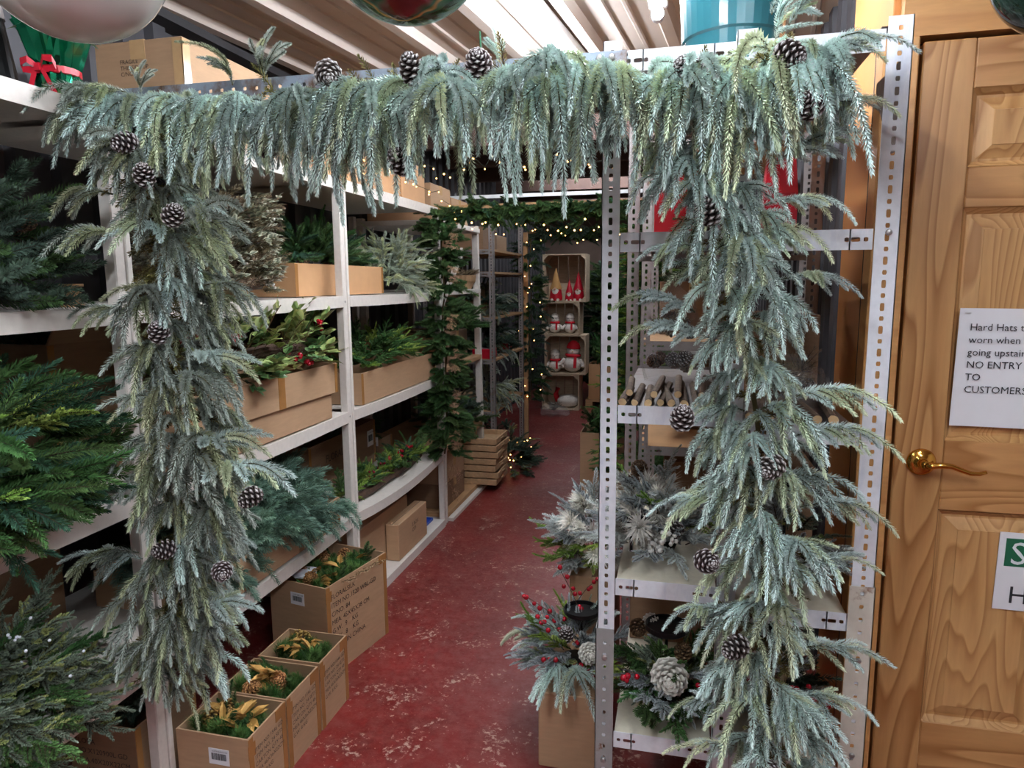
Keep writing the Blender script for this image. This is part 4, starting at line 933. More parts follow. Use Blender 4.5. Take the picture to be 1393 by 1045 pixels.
c, W2, D2, h = pick_box('tall printed floor carton with pine picks and white tissue', -1.425, -1.163, 2.13, 2.50, 0.345, 70, True, 'FLORALSILK\nITEM NO.1520 WBL-GD\nC/NO. 84\nMEA. 45X45X38 CM\nG.W.  9    KG\nN.W.  8    KG\nMADE IN CHINA', math.radians(-11), 0.026, 8, 4, 4)
rg = random.Random(5); mb = MB()
prof = []
for i in range(7):
    for k in range(12):
        a = 2*PI*k/12; r = 0.05*math.sin(PI*(i+0.4)/7.2)*rg.uniform(0.75, 1.2); prof.append((r*math.cos(a), r*math.sin(a), 0.035*i/6*rg.uniform(0.85, 1.1)))
mb.add(prof, [(i*12+k, i*12+(k+1) % 12, i*12+12+(k+1) % 12, i*12+12+k) for i in range(6) for k in range(12)]+[tuple(range(72, 84))]); mb.build('tissue_paper', M['tissue'], c, (-0.04, -0.10, h-0.022))
for k in range(3): sprig(c, 'goldbead', (0.09, -0.05+0.07*k, h-0.03), (1, -0.5+0.3*k, 0.35), 0.9, rng=rg)

# --- third bay
c, W2, D2, h = carton('open carton of feathery cedar beside the dark green garland', -1.60, -1.318, 2.70, 3.62, 0.902, 1.04)
mound(c, [('cedar_dark', 4), ('cedar', 1)], 80, (0, -0.05, h+0.005), (0.10, 0.36, 0.10), (0.8, 1.05), rngL, (1, -0.3, 0), flat=0.5, lift=0.1)
c, W2, D2, h = carton('plain carton at the back of the bay behind the cedar', -1.83, -1.63, 3.22, 3.68, 0.902, 1.13, mat='kraft', flaps='')
bed(c, [('vdark', 1)], 8, -W2+.05, W2-.05, -D2+.05, D2-.05, h-0.03, (0.6, 0.8), rngL)
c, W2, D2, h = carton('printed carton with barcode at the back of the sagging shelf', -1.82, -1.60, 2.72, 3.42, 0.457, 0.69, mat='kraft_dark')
text_on(c, 'FLORAL', 0.05, M['ink'], (W2+0.0015, -0.2, 0.13), 'R'); barcode(c, (W2+0.0015, 0.25, 0.1), 'R', 0.07, 0.085, 8)
bed(c, [('vdark', 1), ('dark', 1)], 14, -W2+.05, W2-.05, -D2+.05, D2-.05, h-0.02, (0.7, 0.9), rngL); berries(c, (0.05, -0.1, h+0.03), 8, BERRY_D, 0.05, rngL)
c, W2, D2, h = carton('low carton tray at the far back of the sagging shelf', -1.84, -1.62, 3.44, 3.69, 0.457, 0.55, mat='kraft_dark')
bed(c, [('vdark', 1), ('dark', 1)], 16, -W2+.05, W2-.05, -D2+.05, D2-.05, h+0.03, (0.7, 0.9), rngL)
t_ = thing('berry_garland', 'green garland with red berries lying on the sagging shelf', 'garland', (-1.40, 3.10, 0.448))
MB().tube([(0, -0.45, 0.02), (0.01, -0.2, 0.012), (0.0, 0.0, 0.008), (0.01, 0.25, 0.012), (0, 0.45, 0.02)], 0.02, 7).build('stem', M['twig'], t_)
for k in range(130):
    y = rngL.uniform(-.43, .42); sprig(t_, rngL.choice(('cedar', 'cedar', 'cedar_dark', 'pine')), (rngL.uniform(-.06, .02), y, 0.03+rngL.uniform(0, .03)), (rngL.uniform(-.6, .7), rngL.uniform(-1, 1), rngL.uniform(0.0, 0.8)), rngL.uniform(0.5, 0.75), rng=rngL)
for y in (-.33, -.20, -0.05, 0.08, 0.22, 0.33): berries(t_, (rngL.uniform(-.02, .04), y, 0.085), 8, BERRY_D if y < 0 else BERRY, 0.018, rngL)
cone_at(t_, (0.0, 0.36, 0.07), CONE_BROWN, 1.0, rngL)
for k in range(3): sprig(t_, 'holly', (0.02, 0.38, 0.05), (0.3, 0.6, 0.8), 0.9, rng=rngL)
pk = thing('plant_pick', 'small pick with silver label standing on the sagging shelf', 'pick', (-1.62, 3.47, 0.457))
MB().tube([(0, 0, 0), (0, 0, 0.09)], 0.003, 5).build('stake', M['wire'], pk); MB().box(-0.012, 0.012, -0.002, 0.002, 0.07, 0.12).build('label_tag', M['paper'], pk)

c, W2, D2, h = carton('tilted lidded carton on the bottom shelf of third bay', -1.60, -1.40, 2.78, 3.36, 0.047, 0.30, open_=False, tape=True)
text_on(c, 'Handle\nwith care\nC/NO. 12', 0.03, M['ink'], (W2+0.0015, 0.05, 0.12), 'R')
c, W2, D2, h = carton('smaller carton leaning before the tilted one on bottom shelf', -1.395, -1.325, 3.06, 3.45, 0.047, 0.235, open_=False, tape=False)
text_on(c, 'S ROX\nOFF', 0.03, M['ink'], (W2+0.0015, -0.02, 0.12), 'R')
carton('dark carton lowest of the pair at back of bottom shelf', -1.85, -1.62, 2.78, 3.68, 0.047, 0.225, open_=False, mat='kraft_dark')
carton('dark carton resting on another at back of bottom shelf', -1.85, -1.63, 2.80, 3.66, 0.227, 0.40, open_=False, mat='kraft_dark')
bt = thing('blue_tray', 'blue plastic tray lying flat on the bottom shelf', 'tray', (-1.48, 3.57, 0.047))
mb = MB(); mb.box(-0.11, 0.11, -0.10, 0.10, 0, 0.003)
for a in ((-0.11, 0.11, -0.10, -0.097), (-0.11, 0.11, 0.097, 0.10), (-0.11, -0.107, -0.097, 0.097), (0.107, 0.11, -0.097, 0.097)): mb.box(*a, 0.003, 0.016)
mb.build('tray_body', M['blue'], bt)
# ---------------------------------------------------------------- hanging baubles
def bauble(label, c, r, mat, top=2.39):
    t_ = thing('bauble', label, 'bauble', (c[0], c[1], c[2]-r))
    n = 28; prof = [(max(1e-4, r*math.sin(PI*i/n)), r-r*math.cos(PI*i/n)) for i in range(n+1)]
    MB().lathe(prof, 48).build('ball', M[mat], t_, smooth=True)
    MB().lathe([(0.0005, 2*r+0.020), (0.012, 2*r+0.018), (0.015, 2*r+0.012), (0.0155, 2*r-0.004)], 18).build('cap', M['brass'], t_, smooth=True)
    MB().tube([(0.006*math.cos(a), 0, 2*r+0.024+0.006*math.sin(a)) for a in [k*PI/6 for k in range(13)]], 0.0012, 5).build('ring', M['brass'], t_)
    MB().tube([(0, 0, 2*r+0.028), (0, 0, top-c[2]+r)], 0.001, 4).build('cord', M['wire'], t_)
    return t_
bauble('large pearl white bauble hanging at the top left corner', (-0.70, 0.723, 1.819), 0.110, 'pearl')
bauble('large green red and gold bauble hanging at top centre', (-0.341, 0.867, 1.853), 0.108, 'bauble')
bauble('dark green bauble hanging at the top right corner', (0.494, 1.118, 1.837), 0.100, 'green_ball')

# ---------------------------------------------------------------- on the steel rack
bn = thing('plastic_bin', 'teal plastic bin on top of the steel rack', 'bin', (0.105, 1.80, 1.888))
MB().lathe([(0.001, 0.0), (0.098, 0.0), (0.104, 0.004), (0.112, 0.085), (0.116, 0.09), (0.128, 0.27), (0.136, 0.272), (0.136, 0.282), (0.122, 0.282), (0.110, 0.10), (0.095, 0.008), (0.001, 0.008)], 40).build('bin_body', M['teal'], bn, smooth=False)
MB().tube([(0.136*math.cos(a), 0.136*math.sin(a), 0.276) for a in [k*PI/20 for k in range(41)]], 0.006, 6).build('rim', M['teal'], bn, smooth=True)

rb = thing('gift_bag', 'bright red bag standing on the upper shelf of the rack', 'bag', (-0.015, 2.13, 1.512))
mb = MB(); A = [(-0.062, -0.05), (0.062, -0.05), (0.062, 0.05), (-0.062, 0.05)]; B = [(-0.05, -0.02), (0.055, -0.02), (0.055, 0.02), (-0.05, 0.02)]
mb.add([(x, y, 0) for x, y in A]+[(x, y, 0.13) for x, y in A]+[(x, y, 0.235) for x, y in B], [(3, 2, 1, 0)]+[(i, (i+1) % 4, 4+(i+1) % 4, 4+i) for i in range(4)]+[(4+i, 4+(i+1) % 4, 8+(i+1) % 4, 8+i) for i in range(4)]).build('bag_body', M['red_felt'], rb)
MB().tube([(-0.03, 0, 0.235), (-0.028, 0, 0.265), (0, 0, 0.278), (0.028, 0, 0.265), (0.03, 0, 0.235)], 0.002, 5).build('bag_handle', M['twig'], rb)
rb2 = thing('gift_bag', 'dark red bag half hidden behind the garland at the rack right', 'bag', (0.265, 2.13, 1.508))
mb = MB(); mb.add([(x*0.7, y, 0) for x, y in A]+[(x*0.7, y, 0.15) for x, y in A]+[(x*0.7, y, 0.25) for x, y in B], [(3, 2, 1, 0)]+[(i, (i+1) % 4, 4+(i+1) % 4, 4+i) for i in range(4)]+[(4+i, 4+(i+1) % 4, 8+(i+1) % 4, 8+i) for i in range(4)]).build('bag_body', M['red_ribbon'], rb2)
MB().tube([(-0.02, 0, 0.25), (-0.018, 0, 0.28), (0, 0, 0.288), (0.018, 0, 0.28), (0.02, 0, 0.25)], 0.002, 5).build('bag_handle', M['twig'], rb2)

# cut logs on the middle shelf
rg = random.Random(31); zl = 1.1445
def log(label, x, y, z, r, L, rz, tilt=0.0):
    t_ = thing('log', label, 'log', (x, y, z+r), rz, 'small cut logs on the middle rack shelf')
    n = 9; rr = [r*rg.uniform(0.9, 1.08) for _ in range(n)]
    def ringv(y_, k=1.0): return [(rr[i]*k*math.cos(2*PI*i/n), y_, rr[i]*k*math.sin(2*PI*i/n)) for i in range(n)]
    mb = MB(); mb.add(ringv(0.001)+ringv(L*0.5, 1.03)+ringv(L-0.001), [(j*n+i, j*n+(i+1) % n, j*n+n+(i+1) % n, j*n+n+i) for j in range(2) for i in range(n)]).build('bark', M['bark'], t_)
    for (ya, yb) in ((0.0, 0.0015), (L-0.0015, L)):
        MB().add(ringv(ya, 0.94)+ringv(yb, 0.94), [tuple(range(n)), tuple(range(n, 2*n))[::-1]]+[(i, n+i, n+(i+1) % n, (i+1) % n) for i in range(n)]).build('cut_end', M['log_end'], t_)
ORD = ('first', 'second', 'third', 'fourth', 'fifth', 'sixth', 'seventh', 'eighth')
xs = [(-0.118, 0.010), (-0.092, 0.008), (-0.062, 0.009), (-0.036, 0.0085), (-0.012, 0.009), (0.016, 0.0095), (0.042, 0.008), (0.066, 0.009)]
for i, (x, r) in enumerate(xs): log(ORD[i]+' cut log from the left upright, lower row on middle shelf', x, 1.530+rg.uniform(0, .02), zl, r, rg.uniform(0.2, 0.34), rg.uniform(-.10, .10))
for i, x in enumerate((-0.105, -0.05, 0.002, 0.053)): log(ORD[i]+' cut log from the left upright, upper row on middle shelf', x, 1.545+rg.uniform(0, .02), zl+0.0185, 0.0085, rg.uniform(0.2, 0.32), rg.uniform(-.08, .08))
for i, (x, r) in enumerate(((0.155, 0.011), (0.19, 0.013), (0.225, 0.009), (0.255, 0.012), (0.29, 0.010), (0.32, 0.011))): log(ORD[i]+' cut log right of the middle upright on the middle shelf', x, 1.535+rg.uniform(0, .02), zl-0.027, r, rg.uniform(0.2, 0.34), rg.uniform(-.10, .10))

# cellophane bags of cones
def cello_bag(label, loc, w, d, h, cones=8):
    t_ = thing('cellophane_bag', label, 'bag', loc); rg = random.Random(int(loc[0]*1000)+77)
    n = 18; rows = [(0.9, 0), (1.05, 0.2*h), (1.0, 0.5*h), (0.8, 0.75*h), (0.25, 0.88*h), (0.5, h)]; vs = []
    for k_, z in rows:
        for i in range(n):
            a = 2*PI*i/n; q = k_*rg.uniform(0.85, 1.12); vs.append((w/2*q*math.cos(a), d/2*q*math.sin(a), z))
    mb = MB(); mb.add(vs, [(j*n+i, j*n+(i+1) % n, j*n+n+(i+1) % n, j*n+n+i) for j in range(len(rows)-1) for i in range(n)]).build('wrap', M['cello'], t_)
    for k in range(cones): cone_at(t_, (rg.uniform(-w/3, w/3), rg.uniform(-d/3, d/3), 0.03+rg.uniform(0, h*0.5)), CONE if k % 2 else CONE_BROWN, 0.8, rg)
    for k in range(6): sprig(t_, 'brush', (0, 0, h*0.4), (rg.uniform(-1, 1), rg.uniform(-1, 1), rg.uniform(.2, 1)), 0.9, rng=rg)
cello_bag('crumpled cellophane bag of pinecones behind the logs on rack', (-0.02, 1.98, 1.145), 0.16, 0.16, 0.30, 12)
cello_bag('cellophane bag at the right end of the middle rack shelf', (0.28, 1.80, 1.117), 0.15, 0.15, 0.12, 5)

# candle arrangements
def arrangement(label, loc, mix, n, e, plate=None, cones=(), berry=(), seed=1, s=(0.7, 1.0), face=(-0.2, -1, 0), flowers=(), name='candle_arrangement', zlift=0.03):
    rg = random.Random(seed); t_ = thing(name, label, 'candle holder', loc)
    MB().lathe([(0.001, 0), (0.045, 0), (0.05, 0.012), (0.045, 0.028), (0.001, 0.03)], 18).build('base', M['black_metal'], t_)
    mound(t_, mix, n, (0, 0, zlift), e, s, rg, face, flat=0.6, lift=0.05)
    if plate:
        px, py, pz, pr = plate
        st = MB().tube([(px, py, 0.02), (px, py, pz)], 0.004, 8).build('stem', M['black_metal'], t_)
        MB().lathe([(0.001, pz), (pr*0.93, pz), (pr, pz+0.004), (pr, pz+0.016), (pr-0.003, pz+0.016), (pr-0.004, pz+0.005), (0.001, pz+0.004)], 32, M=Matrix.Translation((px, py, 0))).build('candle_plate', M['black_metal'], t_)
        MB().lathe([(0.0022, pz+0.004), (0.0004, pz+0.022)], 8, M=Matrix.Translation((px, py, 0))).build('spike', M['screw'], t_)
    for (p, ms, sc, tip) in cones: cone_at(t_, p, ms, sc, rg, tip)
    for (p0, p1, k) in berry:
        a, b = Vector(p0), Vector(p1); MB().tube([a, a.lerp(b, 0.5)+Vector((0, 0, 0.008)), b], 0.0012, 4).build('berry_twig', M['twig'], t_)
        for i in range(k):
            q = a.lerp(b, (i+1)/k); inst('berry', BERRY, t_, q+Vector((rg.uniform(-.011, .011), rg.uniform(-.011, .011), rg.uniform(-.008, .014))), (0, 0, 0), rg.uniform(0.85, 1.1))
    for p in flowers:
        for i in range(14): inst('blossom', BERRY_W, t_, Vector(p)+Vector((rg.uniform(-.018, .018), rg.uniform(-.012, .012), rg.uniform(-.016, .016))), (0, 0, 0), rg.uniform(.7, 1.1))
    return t_
carton('plain closed carton on the floor at the left foot of the rack', -0.372, -0.185, 1.83, 2.20, 0.0, 0.238, open_=False, tape=False, mat='kraft')
arrangement('candle holder with red berries and white cones on the closed carton', (-0.285, 1.99, 0.239), [('greypuff', 3), ('juniper', 1), ('cedar', 1), ('frost', 1)], 46, (0.10, 0.10, 0.07), (0.02, -0.02, 0.185, 0.054),
            (((0.055, -0.10, 0.10), CONE_WHITE, 0.85, (0.3, -1, 0.3)), ((-0.02, -0.07, 0.14), CONE, 1.0, (0, -0.5, 1)), ((0.0, 0.06, 0.13), CONE_BROWN, 1.0, None)),
            (((-0.02, -0.04, 0.14), (-0.15, -0.06, 0.245), 8), ((0.02, -0.06, 0.10), (-0.11, -0.09, 0.19), 8), ((0.02, 0.0, 0.16), (-0.05, 0.02, 0.295), 7), ((0.0, -0.10, 0.06), (0.06, -0.13, 0.045), 5), ((0.0, 0.03, 0.2), (0.06, 0.04, 0.27), 5), ((-0.02, -0.12, 0.07), (-0.07, -0.13, 0.09), 4)), 41, (0.8, 1.15), (-0.7, -0.7, 0))
arrangement('candle holder with big white pinecone on the low rack shelf', (0.0, 1.68, 0.365), [('greypuff', 2), ('dark', 2), ('juniper', 2), ('cedar_dark', 1)], 60, (0.08, 0.12, 0.10), (-0.01, -0.04, 0.205, 0.052),
            (((0.0, -0.135, 0.135), CONE_WHITE, 1.15, (0.05, -1, 0.15)), ((0.03, -0.05, 0.16), CONE_BROWN, 0.9, (0, -0.4, 1)), ((-0.08, -0.02, 0.19), CONE_BROWN, 0.9, None), ((-0.05, 0.0, 0.2), CONE_WHITE, 0.6, None)),
            (((-0.07, -0.12, 0.13), (-0.11, -0.14, 0.12), 4), ((0.06, -0.1, 0.12), (0.11, -0.12, 0.10), 4)), 42, (0.65, 0.95))
arrangement('candle holder with red berries behind the garland on the low shelf', (0.25, 1.70, 0.353), [('greypuff', 1), ('vdark', 2), ('juniper', 2)], 40, (0.08, 0.11, 0.10), (0.0, 0.0, 0.2, 0.05), (((-0.02, -0.1, 0.14), CONE_BROWN, 0.9, None),),
            (((-0.04, -0.1, 0.14), (-0.09, -0.13, 0.16), 4), ((0.02, -0.1, 0.12), (0.06, -0.14, 0.12), 6), ((0.06, -0.08, 0.12), (0.11, -0.1, 0.10), 4)), 43, (0.6, 0.9))
arrangement('white frosted candle holder with blossoms on the third rack shelf', (-0.04, 1.74, 0.745), [('white', 2), ('wpuff', 3), ('greypuff', 2), ('cedar', 1)], 74, (0.09, 0.15, 0.14), (-0.06, -0.10, 0.105, 0.042),
            (((0.04, -0.13, 0.09), CONE, 0.9, None), ((-0.05, 0.02, 0.2), CONE_BROWN, 0.9, None), ((-0.07, -0.02, 0.17), CONE_BROWN, 0.8, None)), (), 44, (0.7, 1.0), flowers=((0.0, -0.15, 0.06), (0.03, -0.16, 0.085)))
arrangement('pale frosted candle holder at the right of the third shelf', (0.26, 1.74, 0.713), [('greypuff', 2), ('white', 2), ('juniper', 2)], 46, (0.07, 0.13, 0.15), (0.0, -0.03, 0.2, 0.042), (((0.0, -0.12, 0.1), CONE, 0.9, None),), (), 45, (0.65, 0.95))
carton('tall carton stack base behind the closed carton by the rack', -0.345, -0.19, 2.24, 2.50, 0.0, 0.42, open_=False, tape=False, mat='kraft')
arrangement('snowy white candle holder on the tall carton left of rack', (-0.27, 2.36, 0.421), [('white', 3), ('wpuff', 3), ('cedar', 1), ('greypuff', 1)], 66, (0.10, 0.12, 0.22), (0.06, -0.05, 0.24, 0.05), (((0.03, -0.1, 0.12), CONE, 0.9, None),), (), 46, (0.75, 1.1), (-0.7, -0.7, 0))
carton('dark carton added at the back of the low rack shelf left bay', -0.12, 0.085, 1.96, 2.20, 0.366, 0.60, open_=False, mat='kraft_dark')  # added with its neighbour to make the back of the low shelf dark
carton('dark carton added at the back of the low rack shelf right bay', 0.14, 0.355, 1.96, 2.20, 0.353, 0.57, open_=False, mat='kraft_dark')
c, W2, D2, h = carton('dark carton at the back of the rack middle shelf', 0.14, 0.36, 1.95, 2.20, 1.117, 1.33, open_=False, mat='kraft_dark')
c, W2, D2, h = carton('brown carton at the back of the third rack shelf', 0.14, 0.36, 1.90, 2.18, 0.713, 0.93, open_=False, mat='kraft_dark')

# ---------------------------------------------------------------- beyond the rack on the right
def slot_rack(label, x0, y0, w, d, H, levels, mat='galv_dull', name='steel_rack', wood=True):
    t_ = thing(name, label, 'rack', (x0, y0, 0))
    for (x, y, l) in ((0, 0, True), (w-0.036, 0, False), (0, d, True), (w-0.036, d, False)): upright(t_, 'upright', H, (x, y, 0), M[mat], l, a=0.036)
    for z in levels:
        s_ = box_obj('shelf', M['rawwood'] if wood else M[mat], t_, 0.003, w-0.003, 0.004, d+0.03, z-0.016, z)
        lip_strip(s_, 0.0365, w-0.0365, -0.001, z-0.001, M[mat], 0.034); lip_strip(s_, 0.0365, w-0.0365, d, z-0.001, M[mat], 0.034)
    return t_
slot_rack('dull steel rack standing behind the garlanded rack', -0.14, 2.62, 0.58, 0.9, 1.95, (0.40, 0.80, 1.20, 1.56, 1.93))
rg = random.Random(51)
def tree(label, loc, H, R, mix, n, seed, name='fir_tree', group=None, s=(0.9, 1.3), trunk=True):
    rg = random.Random(seed); t_ = thing(name, label, 'tree', loc, group=group)
    MB().tube([(0, 0, 0), (0, 0, H*0.95)], 0.014, 7, r1=0.004).build('trunk', M['twig'], t_)
    ks = [k for k, w in mix for _ in range(w)]
    for i in range(n):
        q = (i+rg.random())/n; z = H*(0.1+0.88*q); r = R*(1-q)**0.8*rg.uniform(0.3, 0.85); a = i*2.4
        sprig(t_, rg.choice(ks), (r*math.cos(a), r*math.sin(a), z), (math.cos(a), math.sin(a), rg.uniform(-.2, .5)), rg.uniform(*s), rng=rg)
    return t_
tree('leafy green fir tree standing behind the rack uprights', (-0.22, 4.35, 0.0), 1.80, 0.24, [('cedar_dark', 2), ('cedar', 1)], 230, 61, s=(0.9, 1.3))
c, W2, D2, h = carton('printed carton with a potted conifer on the right of the aisle', -0.62, -0.29, 4.48, 4.80, 0.0, 0.43, mat='kraft', flaps='')
text_on(c, 'SEC FR\nFOR WA\nDEEC', 0.03, M['ink'], (-0.02, -D2-0.001, 0.34)); text_on(c, 'COLOUR\nQUANTI\nCARTON', 0.03, M['ink'], (-0.02, -D2-0.001, 0.17))
bed(c, [('dark', 3), ('cedar_dark', 1)], 60, -W2+.06, W2-.06, -D2+.06, D2-.06, h-0.0, (0.8, 1.1), rg, (0.3, 1.2), 0.05)
c, W2, D2, h = carton('carton of dark greenery on the floor behind the rack', -0.24, 0.1, 3.60, 4.1, 0.0, 0.40, mat='kraft')
bed(c, [('dark', 2), ('vdark', 1)], 26, -W2+.05, W2-.05, -D2+.05, D2-.05, h, (0.8, 1.1), rg)
for i, (x0, x1, z0, z1, lb) in enumerate(((-0.08, 0.20, 1.20, 1.42, 'dusty carton on the upper shelf of the dull rack'), (0.0, 0.35, 0.80, 1.08, 'wide carton on the middle shelf of the dull rack'), (-0.05, 0.3, 0.40, 0.66, 'carton on the lowest shelf of the dull rack'))):
    carton(lb, x0, x1, 2.95, 3.3, z0+0.001, z1, open_=False, mat='kraft_dark')

# ---------------------------------------------------------------- dark green garlands over the aisle
G1 = [(-1.25, 3.60, 1.78), (-1.26, 3.62, 1.6), (-1.25, 3.62, 1.4), (-1.27, 3.62, 1.2), (-1.25, 3.62, 1.0), (-1.26, 3.62, 0.8), (-1.25, 3.62, 0.6), (-1.27, 3.62, 0.46)]
g, O_, r_ = garland('dark green pine garland with gold beads hanging at the shelving end', G1, 150, [('dark', 1)], (0.6, -0.8), 2.2, (0.85, 1.15), 20, 71, (-0.4, 0.3), 0.015, corekind='dark')
for k in range(54):
    P, T = path_at(G1, ((k//9)+0.5+r_.uniform(-.28, .28))/6); sprig(g, 'goldbead', P-O_+Vector((0.06+r_.uniform(-.015, .02), -0.07, 0)), (0.8, -0.8, r_.uniform(-.6, .1)), r_.uniform(0.45, 0.65), rng=r_, name='gold_bead_spray')
for k in range(10): sprig(g, 'goldbead', Vector((-1.215+r_.uniform(-.03, .03), 3.60, 0.44-0.02*k))-O_, (0.3, -0.6, -0.8), 0.6, rng=r_, name='gold_bead_spray')
G2 = [(-1.22, 3.66, 1.80), (-1.0, 3.66, 1.79), (-0.8, 3.66, 1.80), (-0.6, 3.66, 1.79), (-0.4, 3.66, 1.80), (-0.2, 3.66, 1.80)]
b2 = thing('garland_batten', 'pale timber batten behind the dark green aisle garland', 'batten', (-1.33, 3.70, 1.82))
MB().box(0, 1.17, 0, 0.03, 0, 0.022).build('bar', M['rawwood'], b2)
g, O_, r_ = garland('dark green pine garland strung across the aisle with lights', G2, 150, [('dark', 4), ('pine', 1)], (0, -1), 2.4, (0.7, 0.95), 20, 72, (-0.9, 0.3), 0.01, corekind='dark')
G3 = [(-1.28, 6.05, 1.80), (-1.30, 6.06, 1.5), (-1.28, 6.06, 1.2), (-1.30, 6.06, 0.9), (-1.28, 6.06, 0.6), (-1.30, 6.06, 0.36)]
g, O_, r_ = garland('deep green lit garland hanging on the far shelving post', G3, 95, [('vdark', 2), ('dark', 1)], (0.4, -0.9), 2.4, (0.9, 1.25), 16, 73, (-0.5, 0.3), 0.02, corekind='vdark')
for k in range(22):
    P, T = path_at(G3, (k+r_.random())/22); inst('bulb', BULB, g, P-O_+Vector((r_.uniform(-.08, .12), -0.11, 0)), s=0.6)
G4 = [(-1.25, 6.12, 1.83), (-1.0, 6.12, 1.84), (-0.75, 6.12, 1.84), (-0.5, 6.12, 1.83)]
g, O_, r_ = garland('deep green garland across the far end of the aisle', G4, 60, [('vdark', 2), ('dark', 1)], (0, -1), 2.4, (0.9, 1.2), 12, 74, (-0.8, 0.4), 0.02, corekind='vdark')
for k in range(12):
    P, T = path_at(G4, (k+r_.random())/12); inst('bulb', BULB, g, P-O_+Vector((0, -0.13, r_.uniform(-.10, .05))), s=0.7)
b3 = thing('garland_batten', 'timber batten carrying the far end garland', 'batten', (-1.34, 6.16, 1.85)); MB().box(0, 1.2, 0, 0.03, 0, 0.03).build('bar', M['rawwood'], b3)

# warm string lights
def string_light(label, pts, n, seed, sag=0.03):
    rg = random.Random(seed); t_ = thing('string_light', label, 'string lights', tuple(pts[0])); O2 = Vector(pts[0]); pl = []
    for i in range(n):
        P, T = path_at(pts, (i+0.5)/n); p = P-O2+Vector((rg.uniform(-.03, .03), rg.uniform(-.02, .02), rg.uniform(-.04, .03))); pl.append(p)
        inst('bulb', BULB, t_, p, s=rg.uniform(0.4, 0.6))
    MB().tube([p+Vector((0, 0, 0.008)) for p in pl], 0.0012, 4).build('wire', M['wire'], t_)
string_light('warm string lights looped under the dark green aisle garland', [(-1.25, 3.56, 1.86), (-1.05, 3.56, 1.72), (-0.85, 3.56, 1.69), (-0.6, 3.56, 1.70), (-0.35, 3.56, 1.71)], 26, 81)
string_light('warm string lights hanging above the aisle behind frosted garland', [(-1.28, 3.2, 1.98), (-1.05, 3.25, 1.93), (-0.9, 3.3, 2.0), (-0.7, 3.3, 1.96), (-0.5, 3.3, 1.99), (-0.3, 3.3, 1.95)], 24, 82)
string_light('warm string lights dangling before the top row cartons', [(-1.30, 2.5, 1.95), (-1.28, 2.8, 1.90), (-1.29, 3.1, 1.96), (-1.28, 3.4, 1.9), (-1.24, 3.55, 1.93)], 18, 83)

# ---------------------------------------------------------------- far shelving on the left
fs_ = thing('timber_shelving', 'old timber shelving with leaning post beyond the gold bead garland', 'shelving', (-1.34, 3.80, 0))
for (x, y, tl) in ((0.0, 0.80, 0.012), (-0.5, 0.05, 0), (-0.5, 0.80, 0)):
    o = box_obj('post', M['white_wood'], fs_, x-0.02, x+0.02, y-0.02, y+0.02, 0, 1.80, 0.002); o.rotation_euler = (0, -tl, 0)
for z in (0.05, 0.46, 0.93, 1.38, 1.78): box_obj('shelf', M['rawwood'] if z < 1 else M['white_wood'], fs_, -0.52, 0.018, 0.0, 0.78, z-0.03, z, 0.002)
o = box_obj('brace', M['white_wood'], fs_, 0.02, 0.035, -0.02, 0.02, 0, 0.55); o.location = (0, 0.35, 1.62); o.rotation_euler = (math.radians(128), 0, 0)
slot_rack('brown slotted rack past the leaning post', -1.86, 4.88, 0.55, 0.95, 1.98, (0.06, 0.47, 0.86, 1.17, 1.50, 1.66))
far = [('cardboard carton lower left on far timber shelf', -1.80, -1.36, 3.86, 4.25, 0.051, 0.20), ('cardboard carton middle of the low far stack', -1.80, -1.36, 3.86, 4.25, 0.201, 0.33),
       ('upper carton of the stack on the timber shelving floor board', -1.80, -1.36, 3.86, 4.25, 0.331, 0.425), ('carton of greens on the far timber shelf', -1.78, -1.37, 4.0, 4.4, 0.931, 1.12),
       ('carton top of far timber shelving behind garland', -1.80, -1.40, 3.85, 4.2, 1.781, 1.99), ('second carton on top of the far timber shelving', -1.80, -1.40, 4.22, 4.56, 1.781, 1.95),
       ('carton lying on top plank of the brown slotted rack', -1.78, -1.42, 5.0, 5.4, 1.662, 1.83), ('small carton beside another on the brown rack top', -1.76, -1.44, 5.45, 5.8, 1.662, 1.80),
       ('carton behind greens in the brown slotted rack', -1.80, -1.5, 5.2, 5.6, 1.172, 1.40)]
for i, (lb, x0, x1, y0, y1, z0, z1) in enumerate(far): carton(lb, x0, x1, y0, y1, z0, z1, open_=False, mat='kraft' if i % 3 else 'kraft_dark')
def heap(label, loc, mix, n, e, s=(0.8, 1.1), seed=1, face=(0.8, -0.5, 0)):
    rg = random.Random(seed); t_ = thing('greenery_heap', label, 'greenery', loc); mound(t_, mix, n, (0, 0, 0.0), e, s, rg, face, flat=0.5, lift=0.05); return t_
heap('green fern bunch on the carton of the far timber shelf', (-1.42, 4.32, 1.125), [('cedar_dark', 1), ('dark', 1)], 26, (0.10, 0.16, 0.12), seed=91)
heap('dark green bough heap on the low far timber shelf', (-1.48, 4.30, 0.462), [('dark', 2), ('vdark', 1)], 60, (0.17, 0.26, 0.20), seed=92)
heap('frosted bough heap on the low shelf of the brown rack', (-1.50, 5.25, 0.472), [('flock', 1), ('frost_shaded', 1)], 50, (0.16, 0.28, 0.20), (0.9, 1.2), 93)
heap('dull green bough heap filling the brown rack middle', (-1.54, 5.35, 0.862), [('vdark', 2), ('frost_shaded', 1)], 60, (0.18, 0.36, 0.22), (0.9, 1.25), 94)
heap('grey green boughs on the upper shelf of the brown rack', (-1.54, 5.30, 1.172), [('vdark', 2), ('frost_shaded', 1)], 44, (0.18, 0.34, 0.22), (0.9, 1.2), 95)
t_ = heap('dark bush with frosted specks on the floor by brown rack', (-1.28, 5.05, 0.0), [('vdark', 2), ('juniper', 2)], 60, (0.18, 0.30, 0.30), (0.9, 1.2), 96)
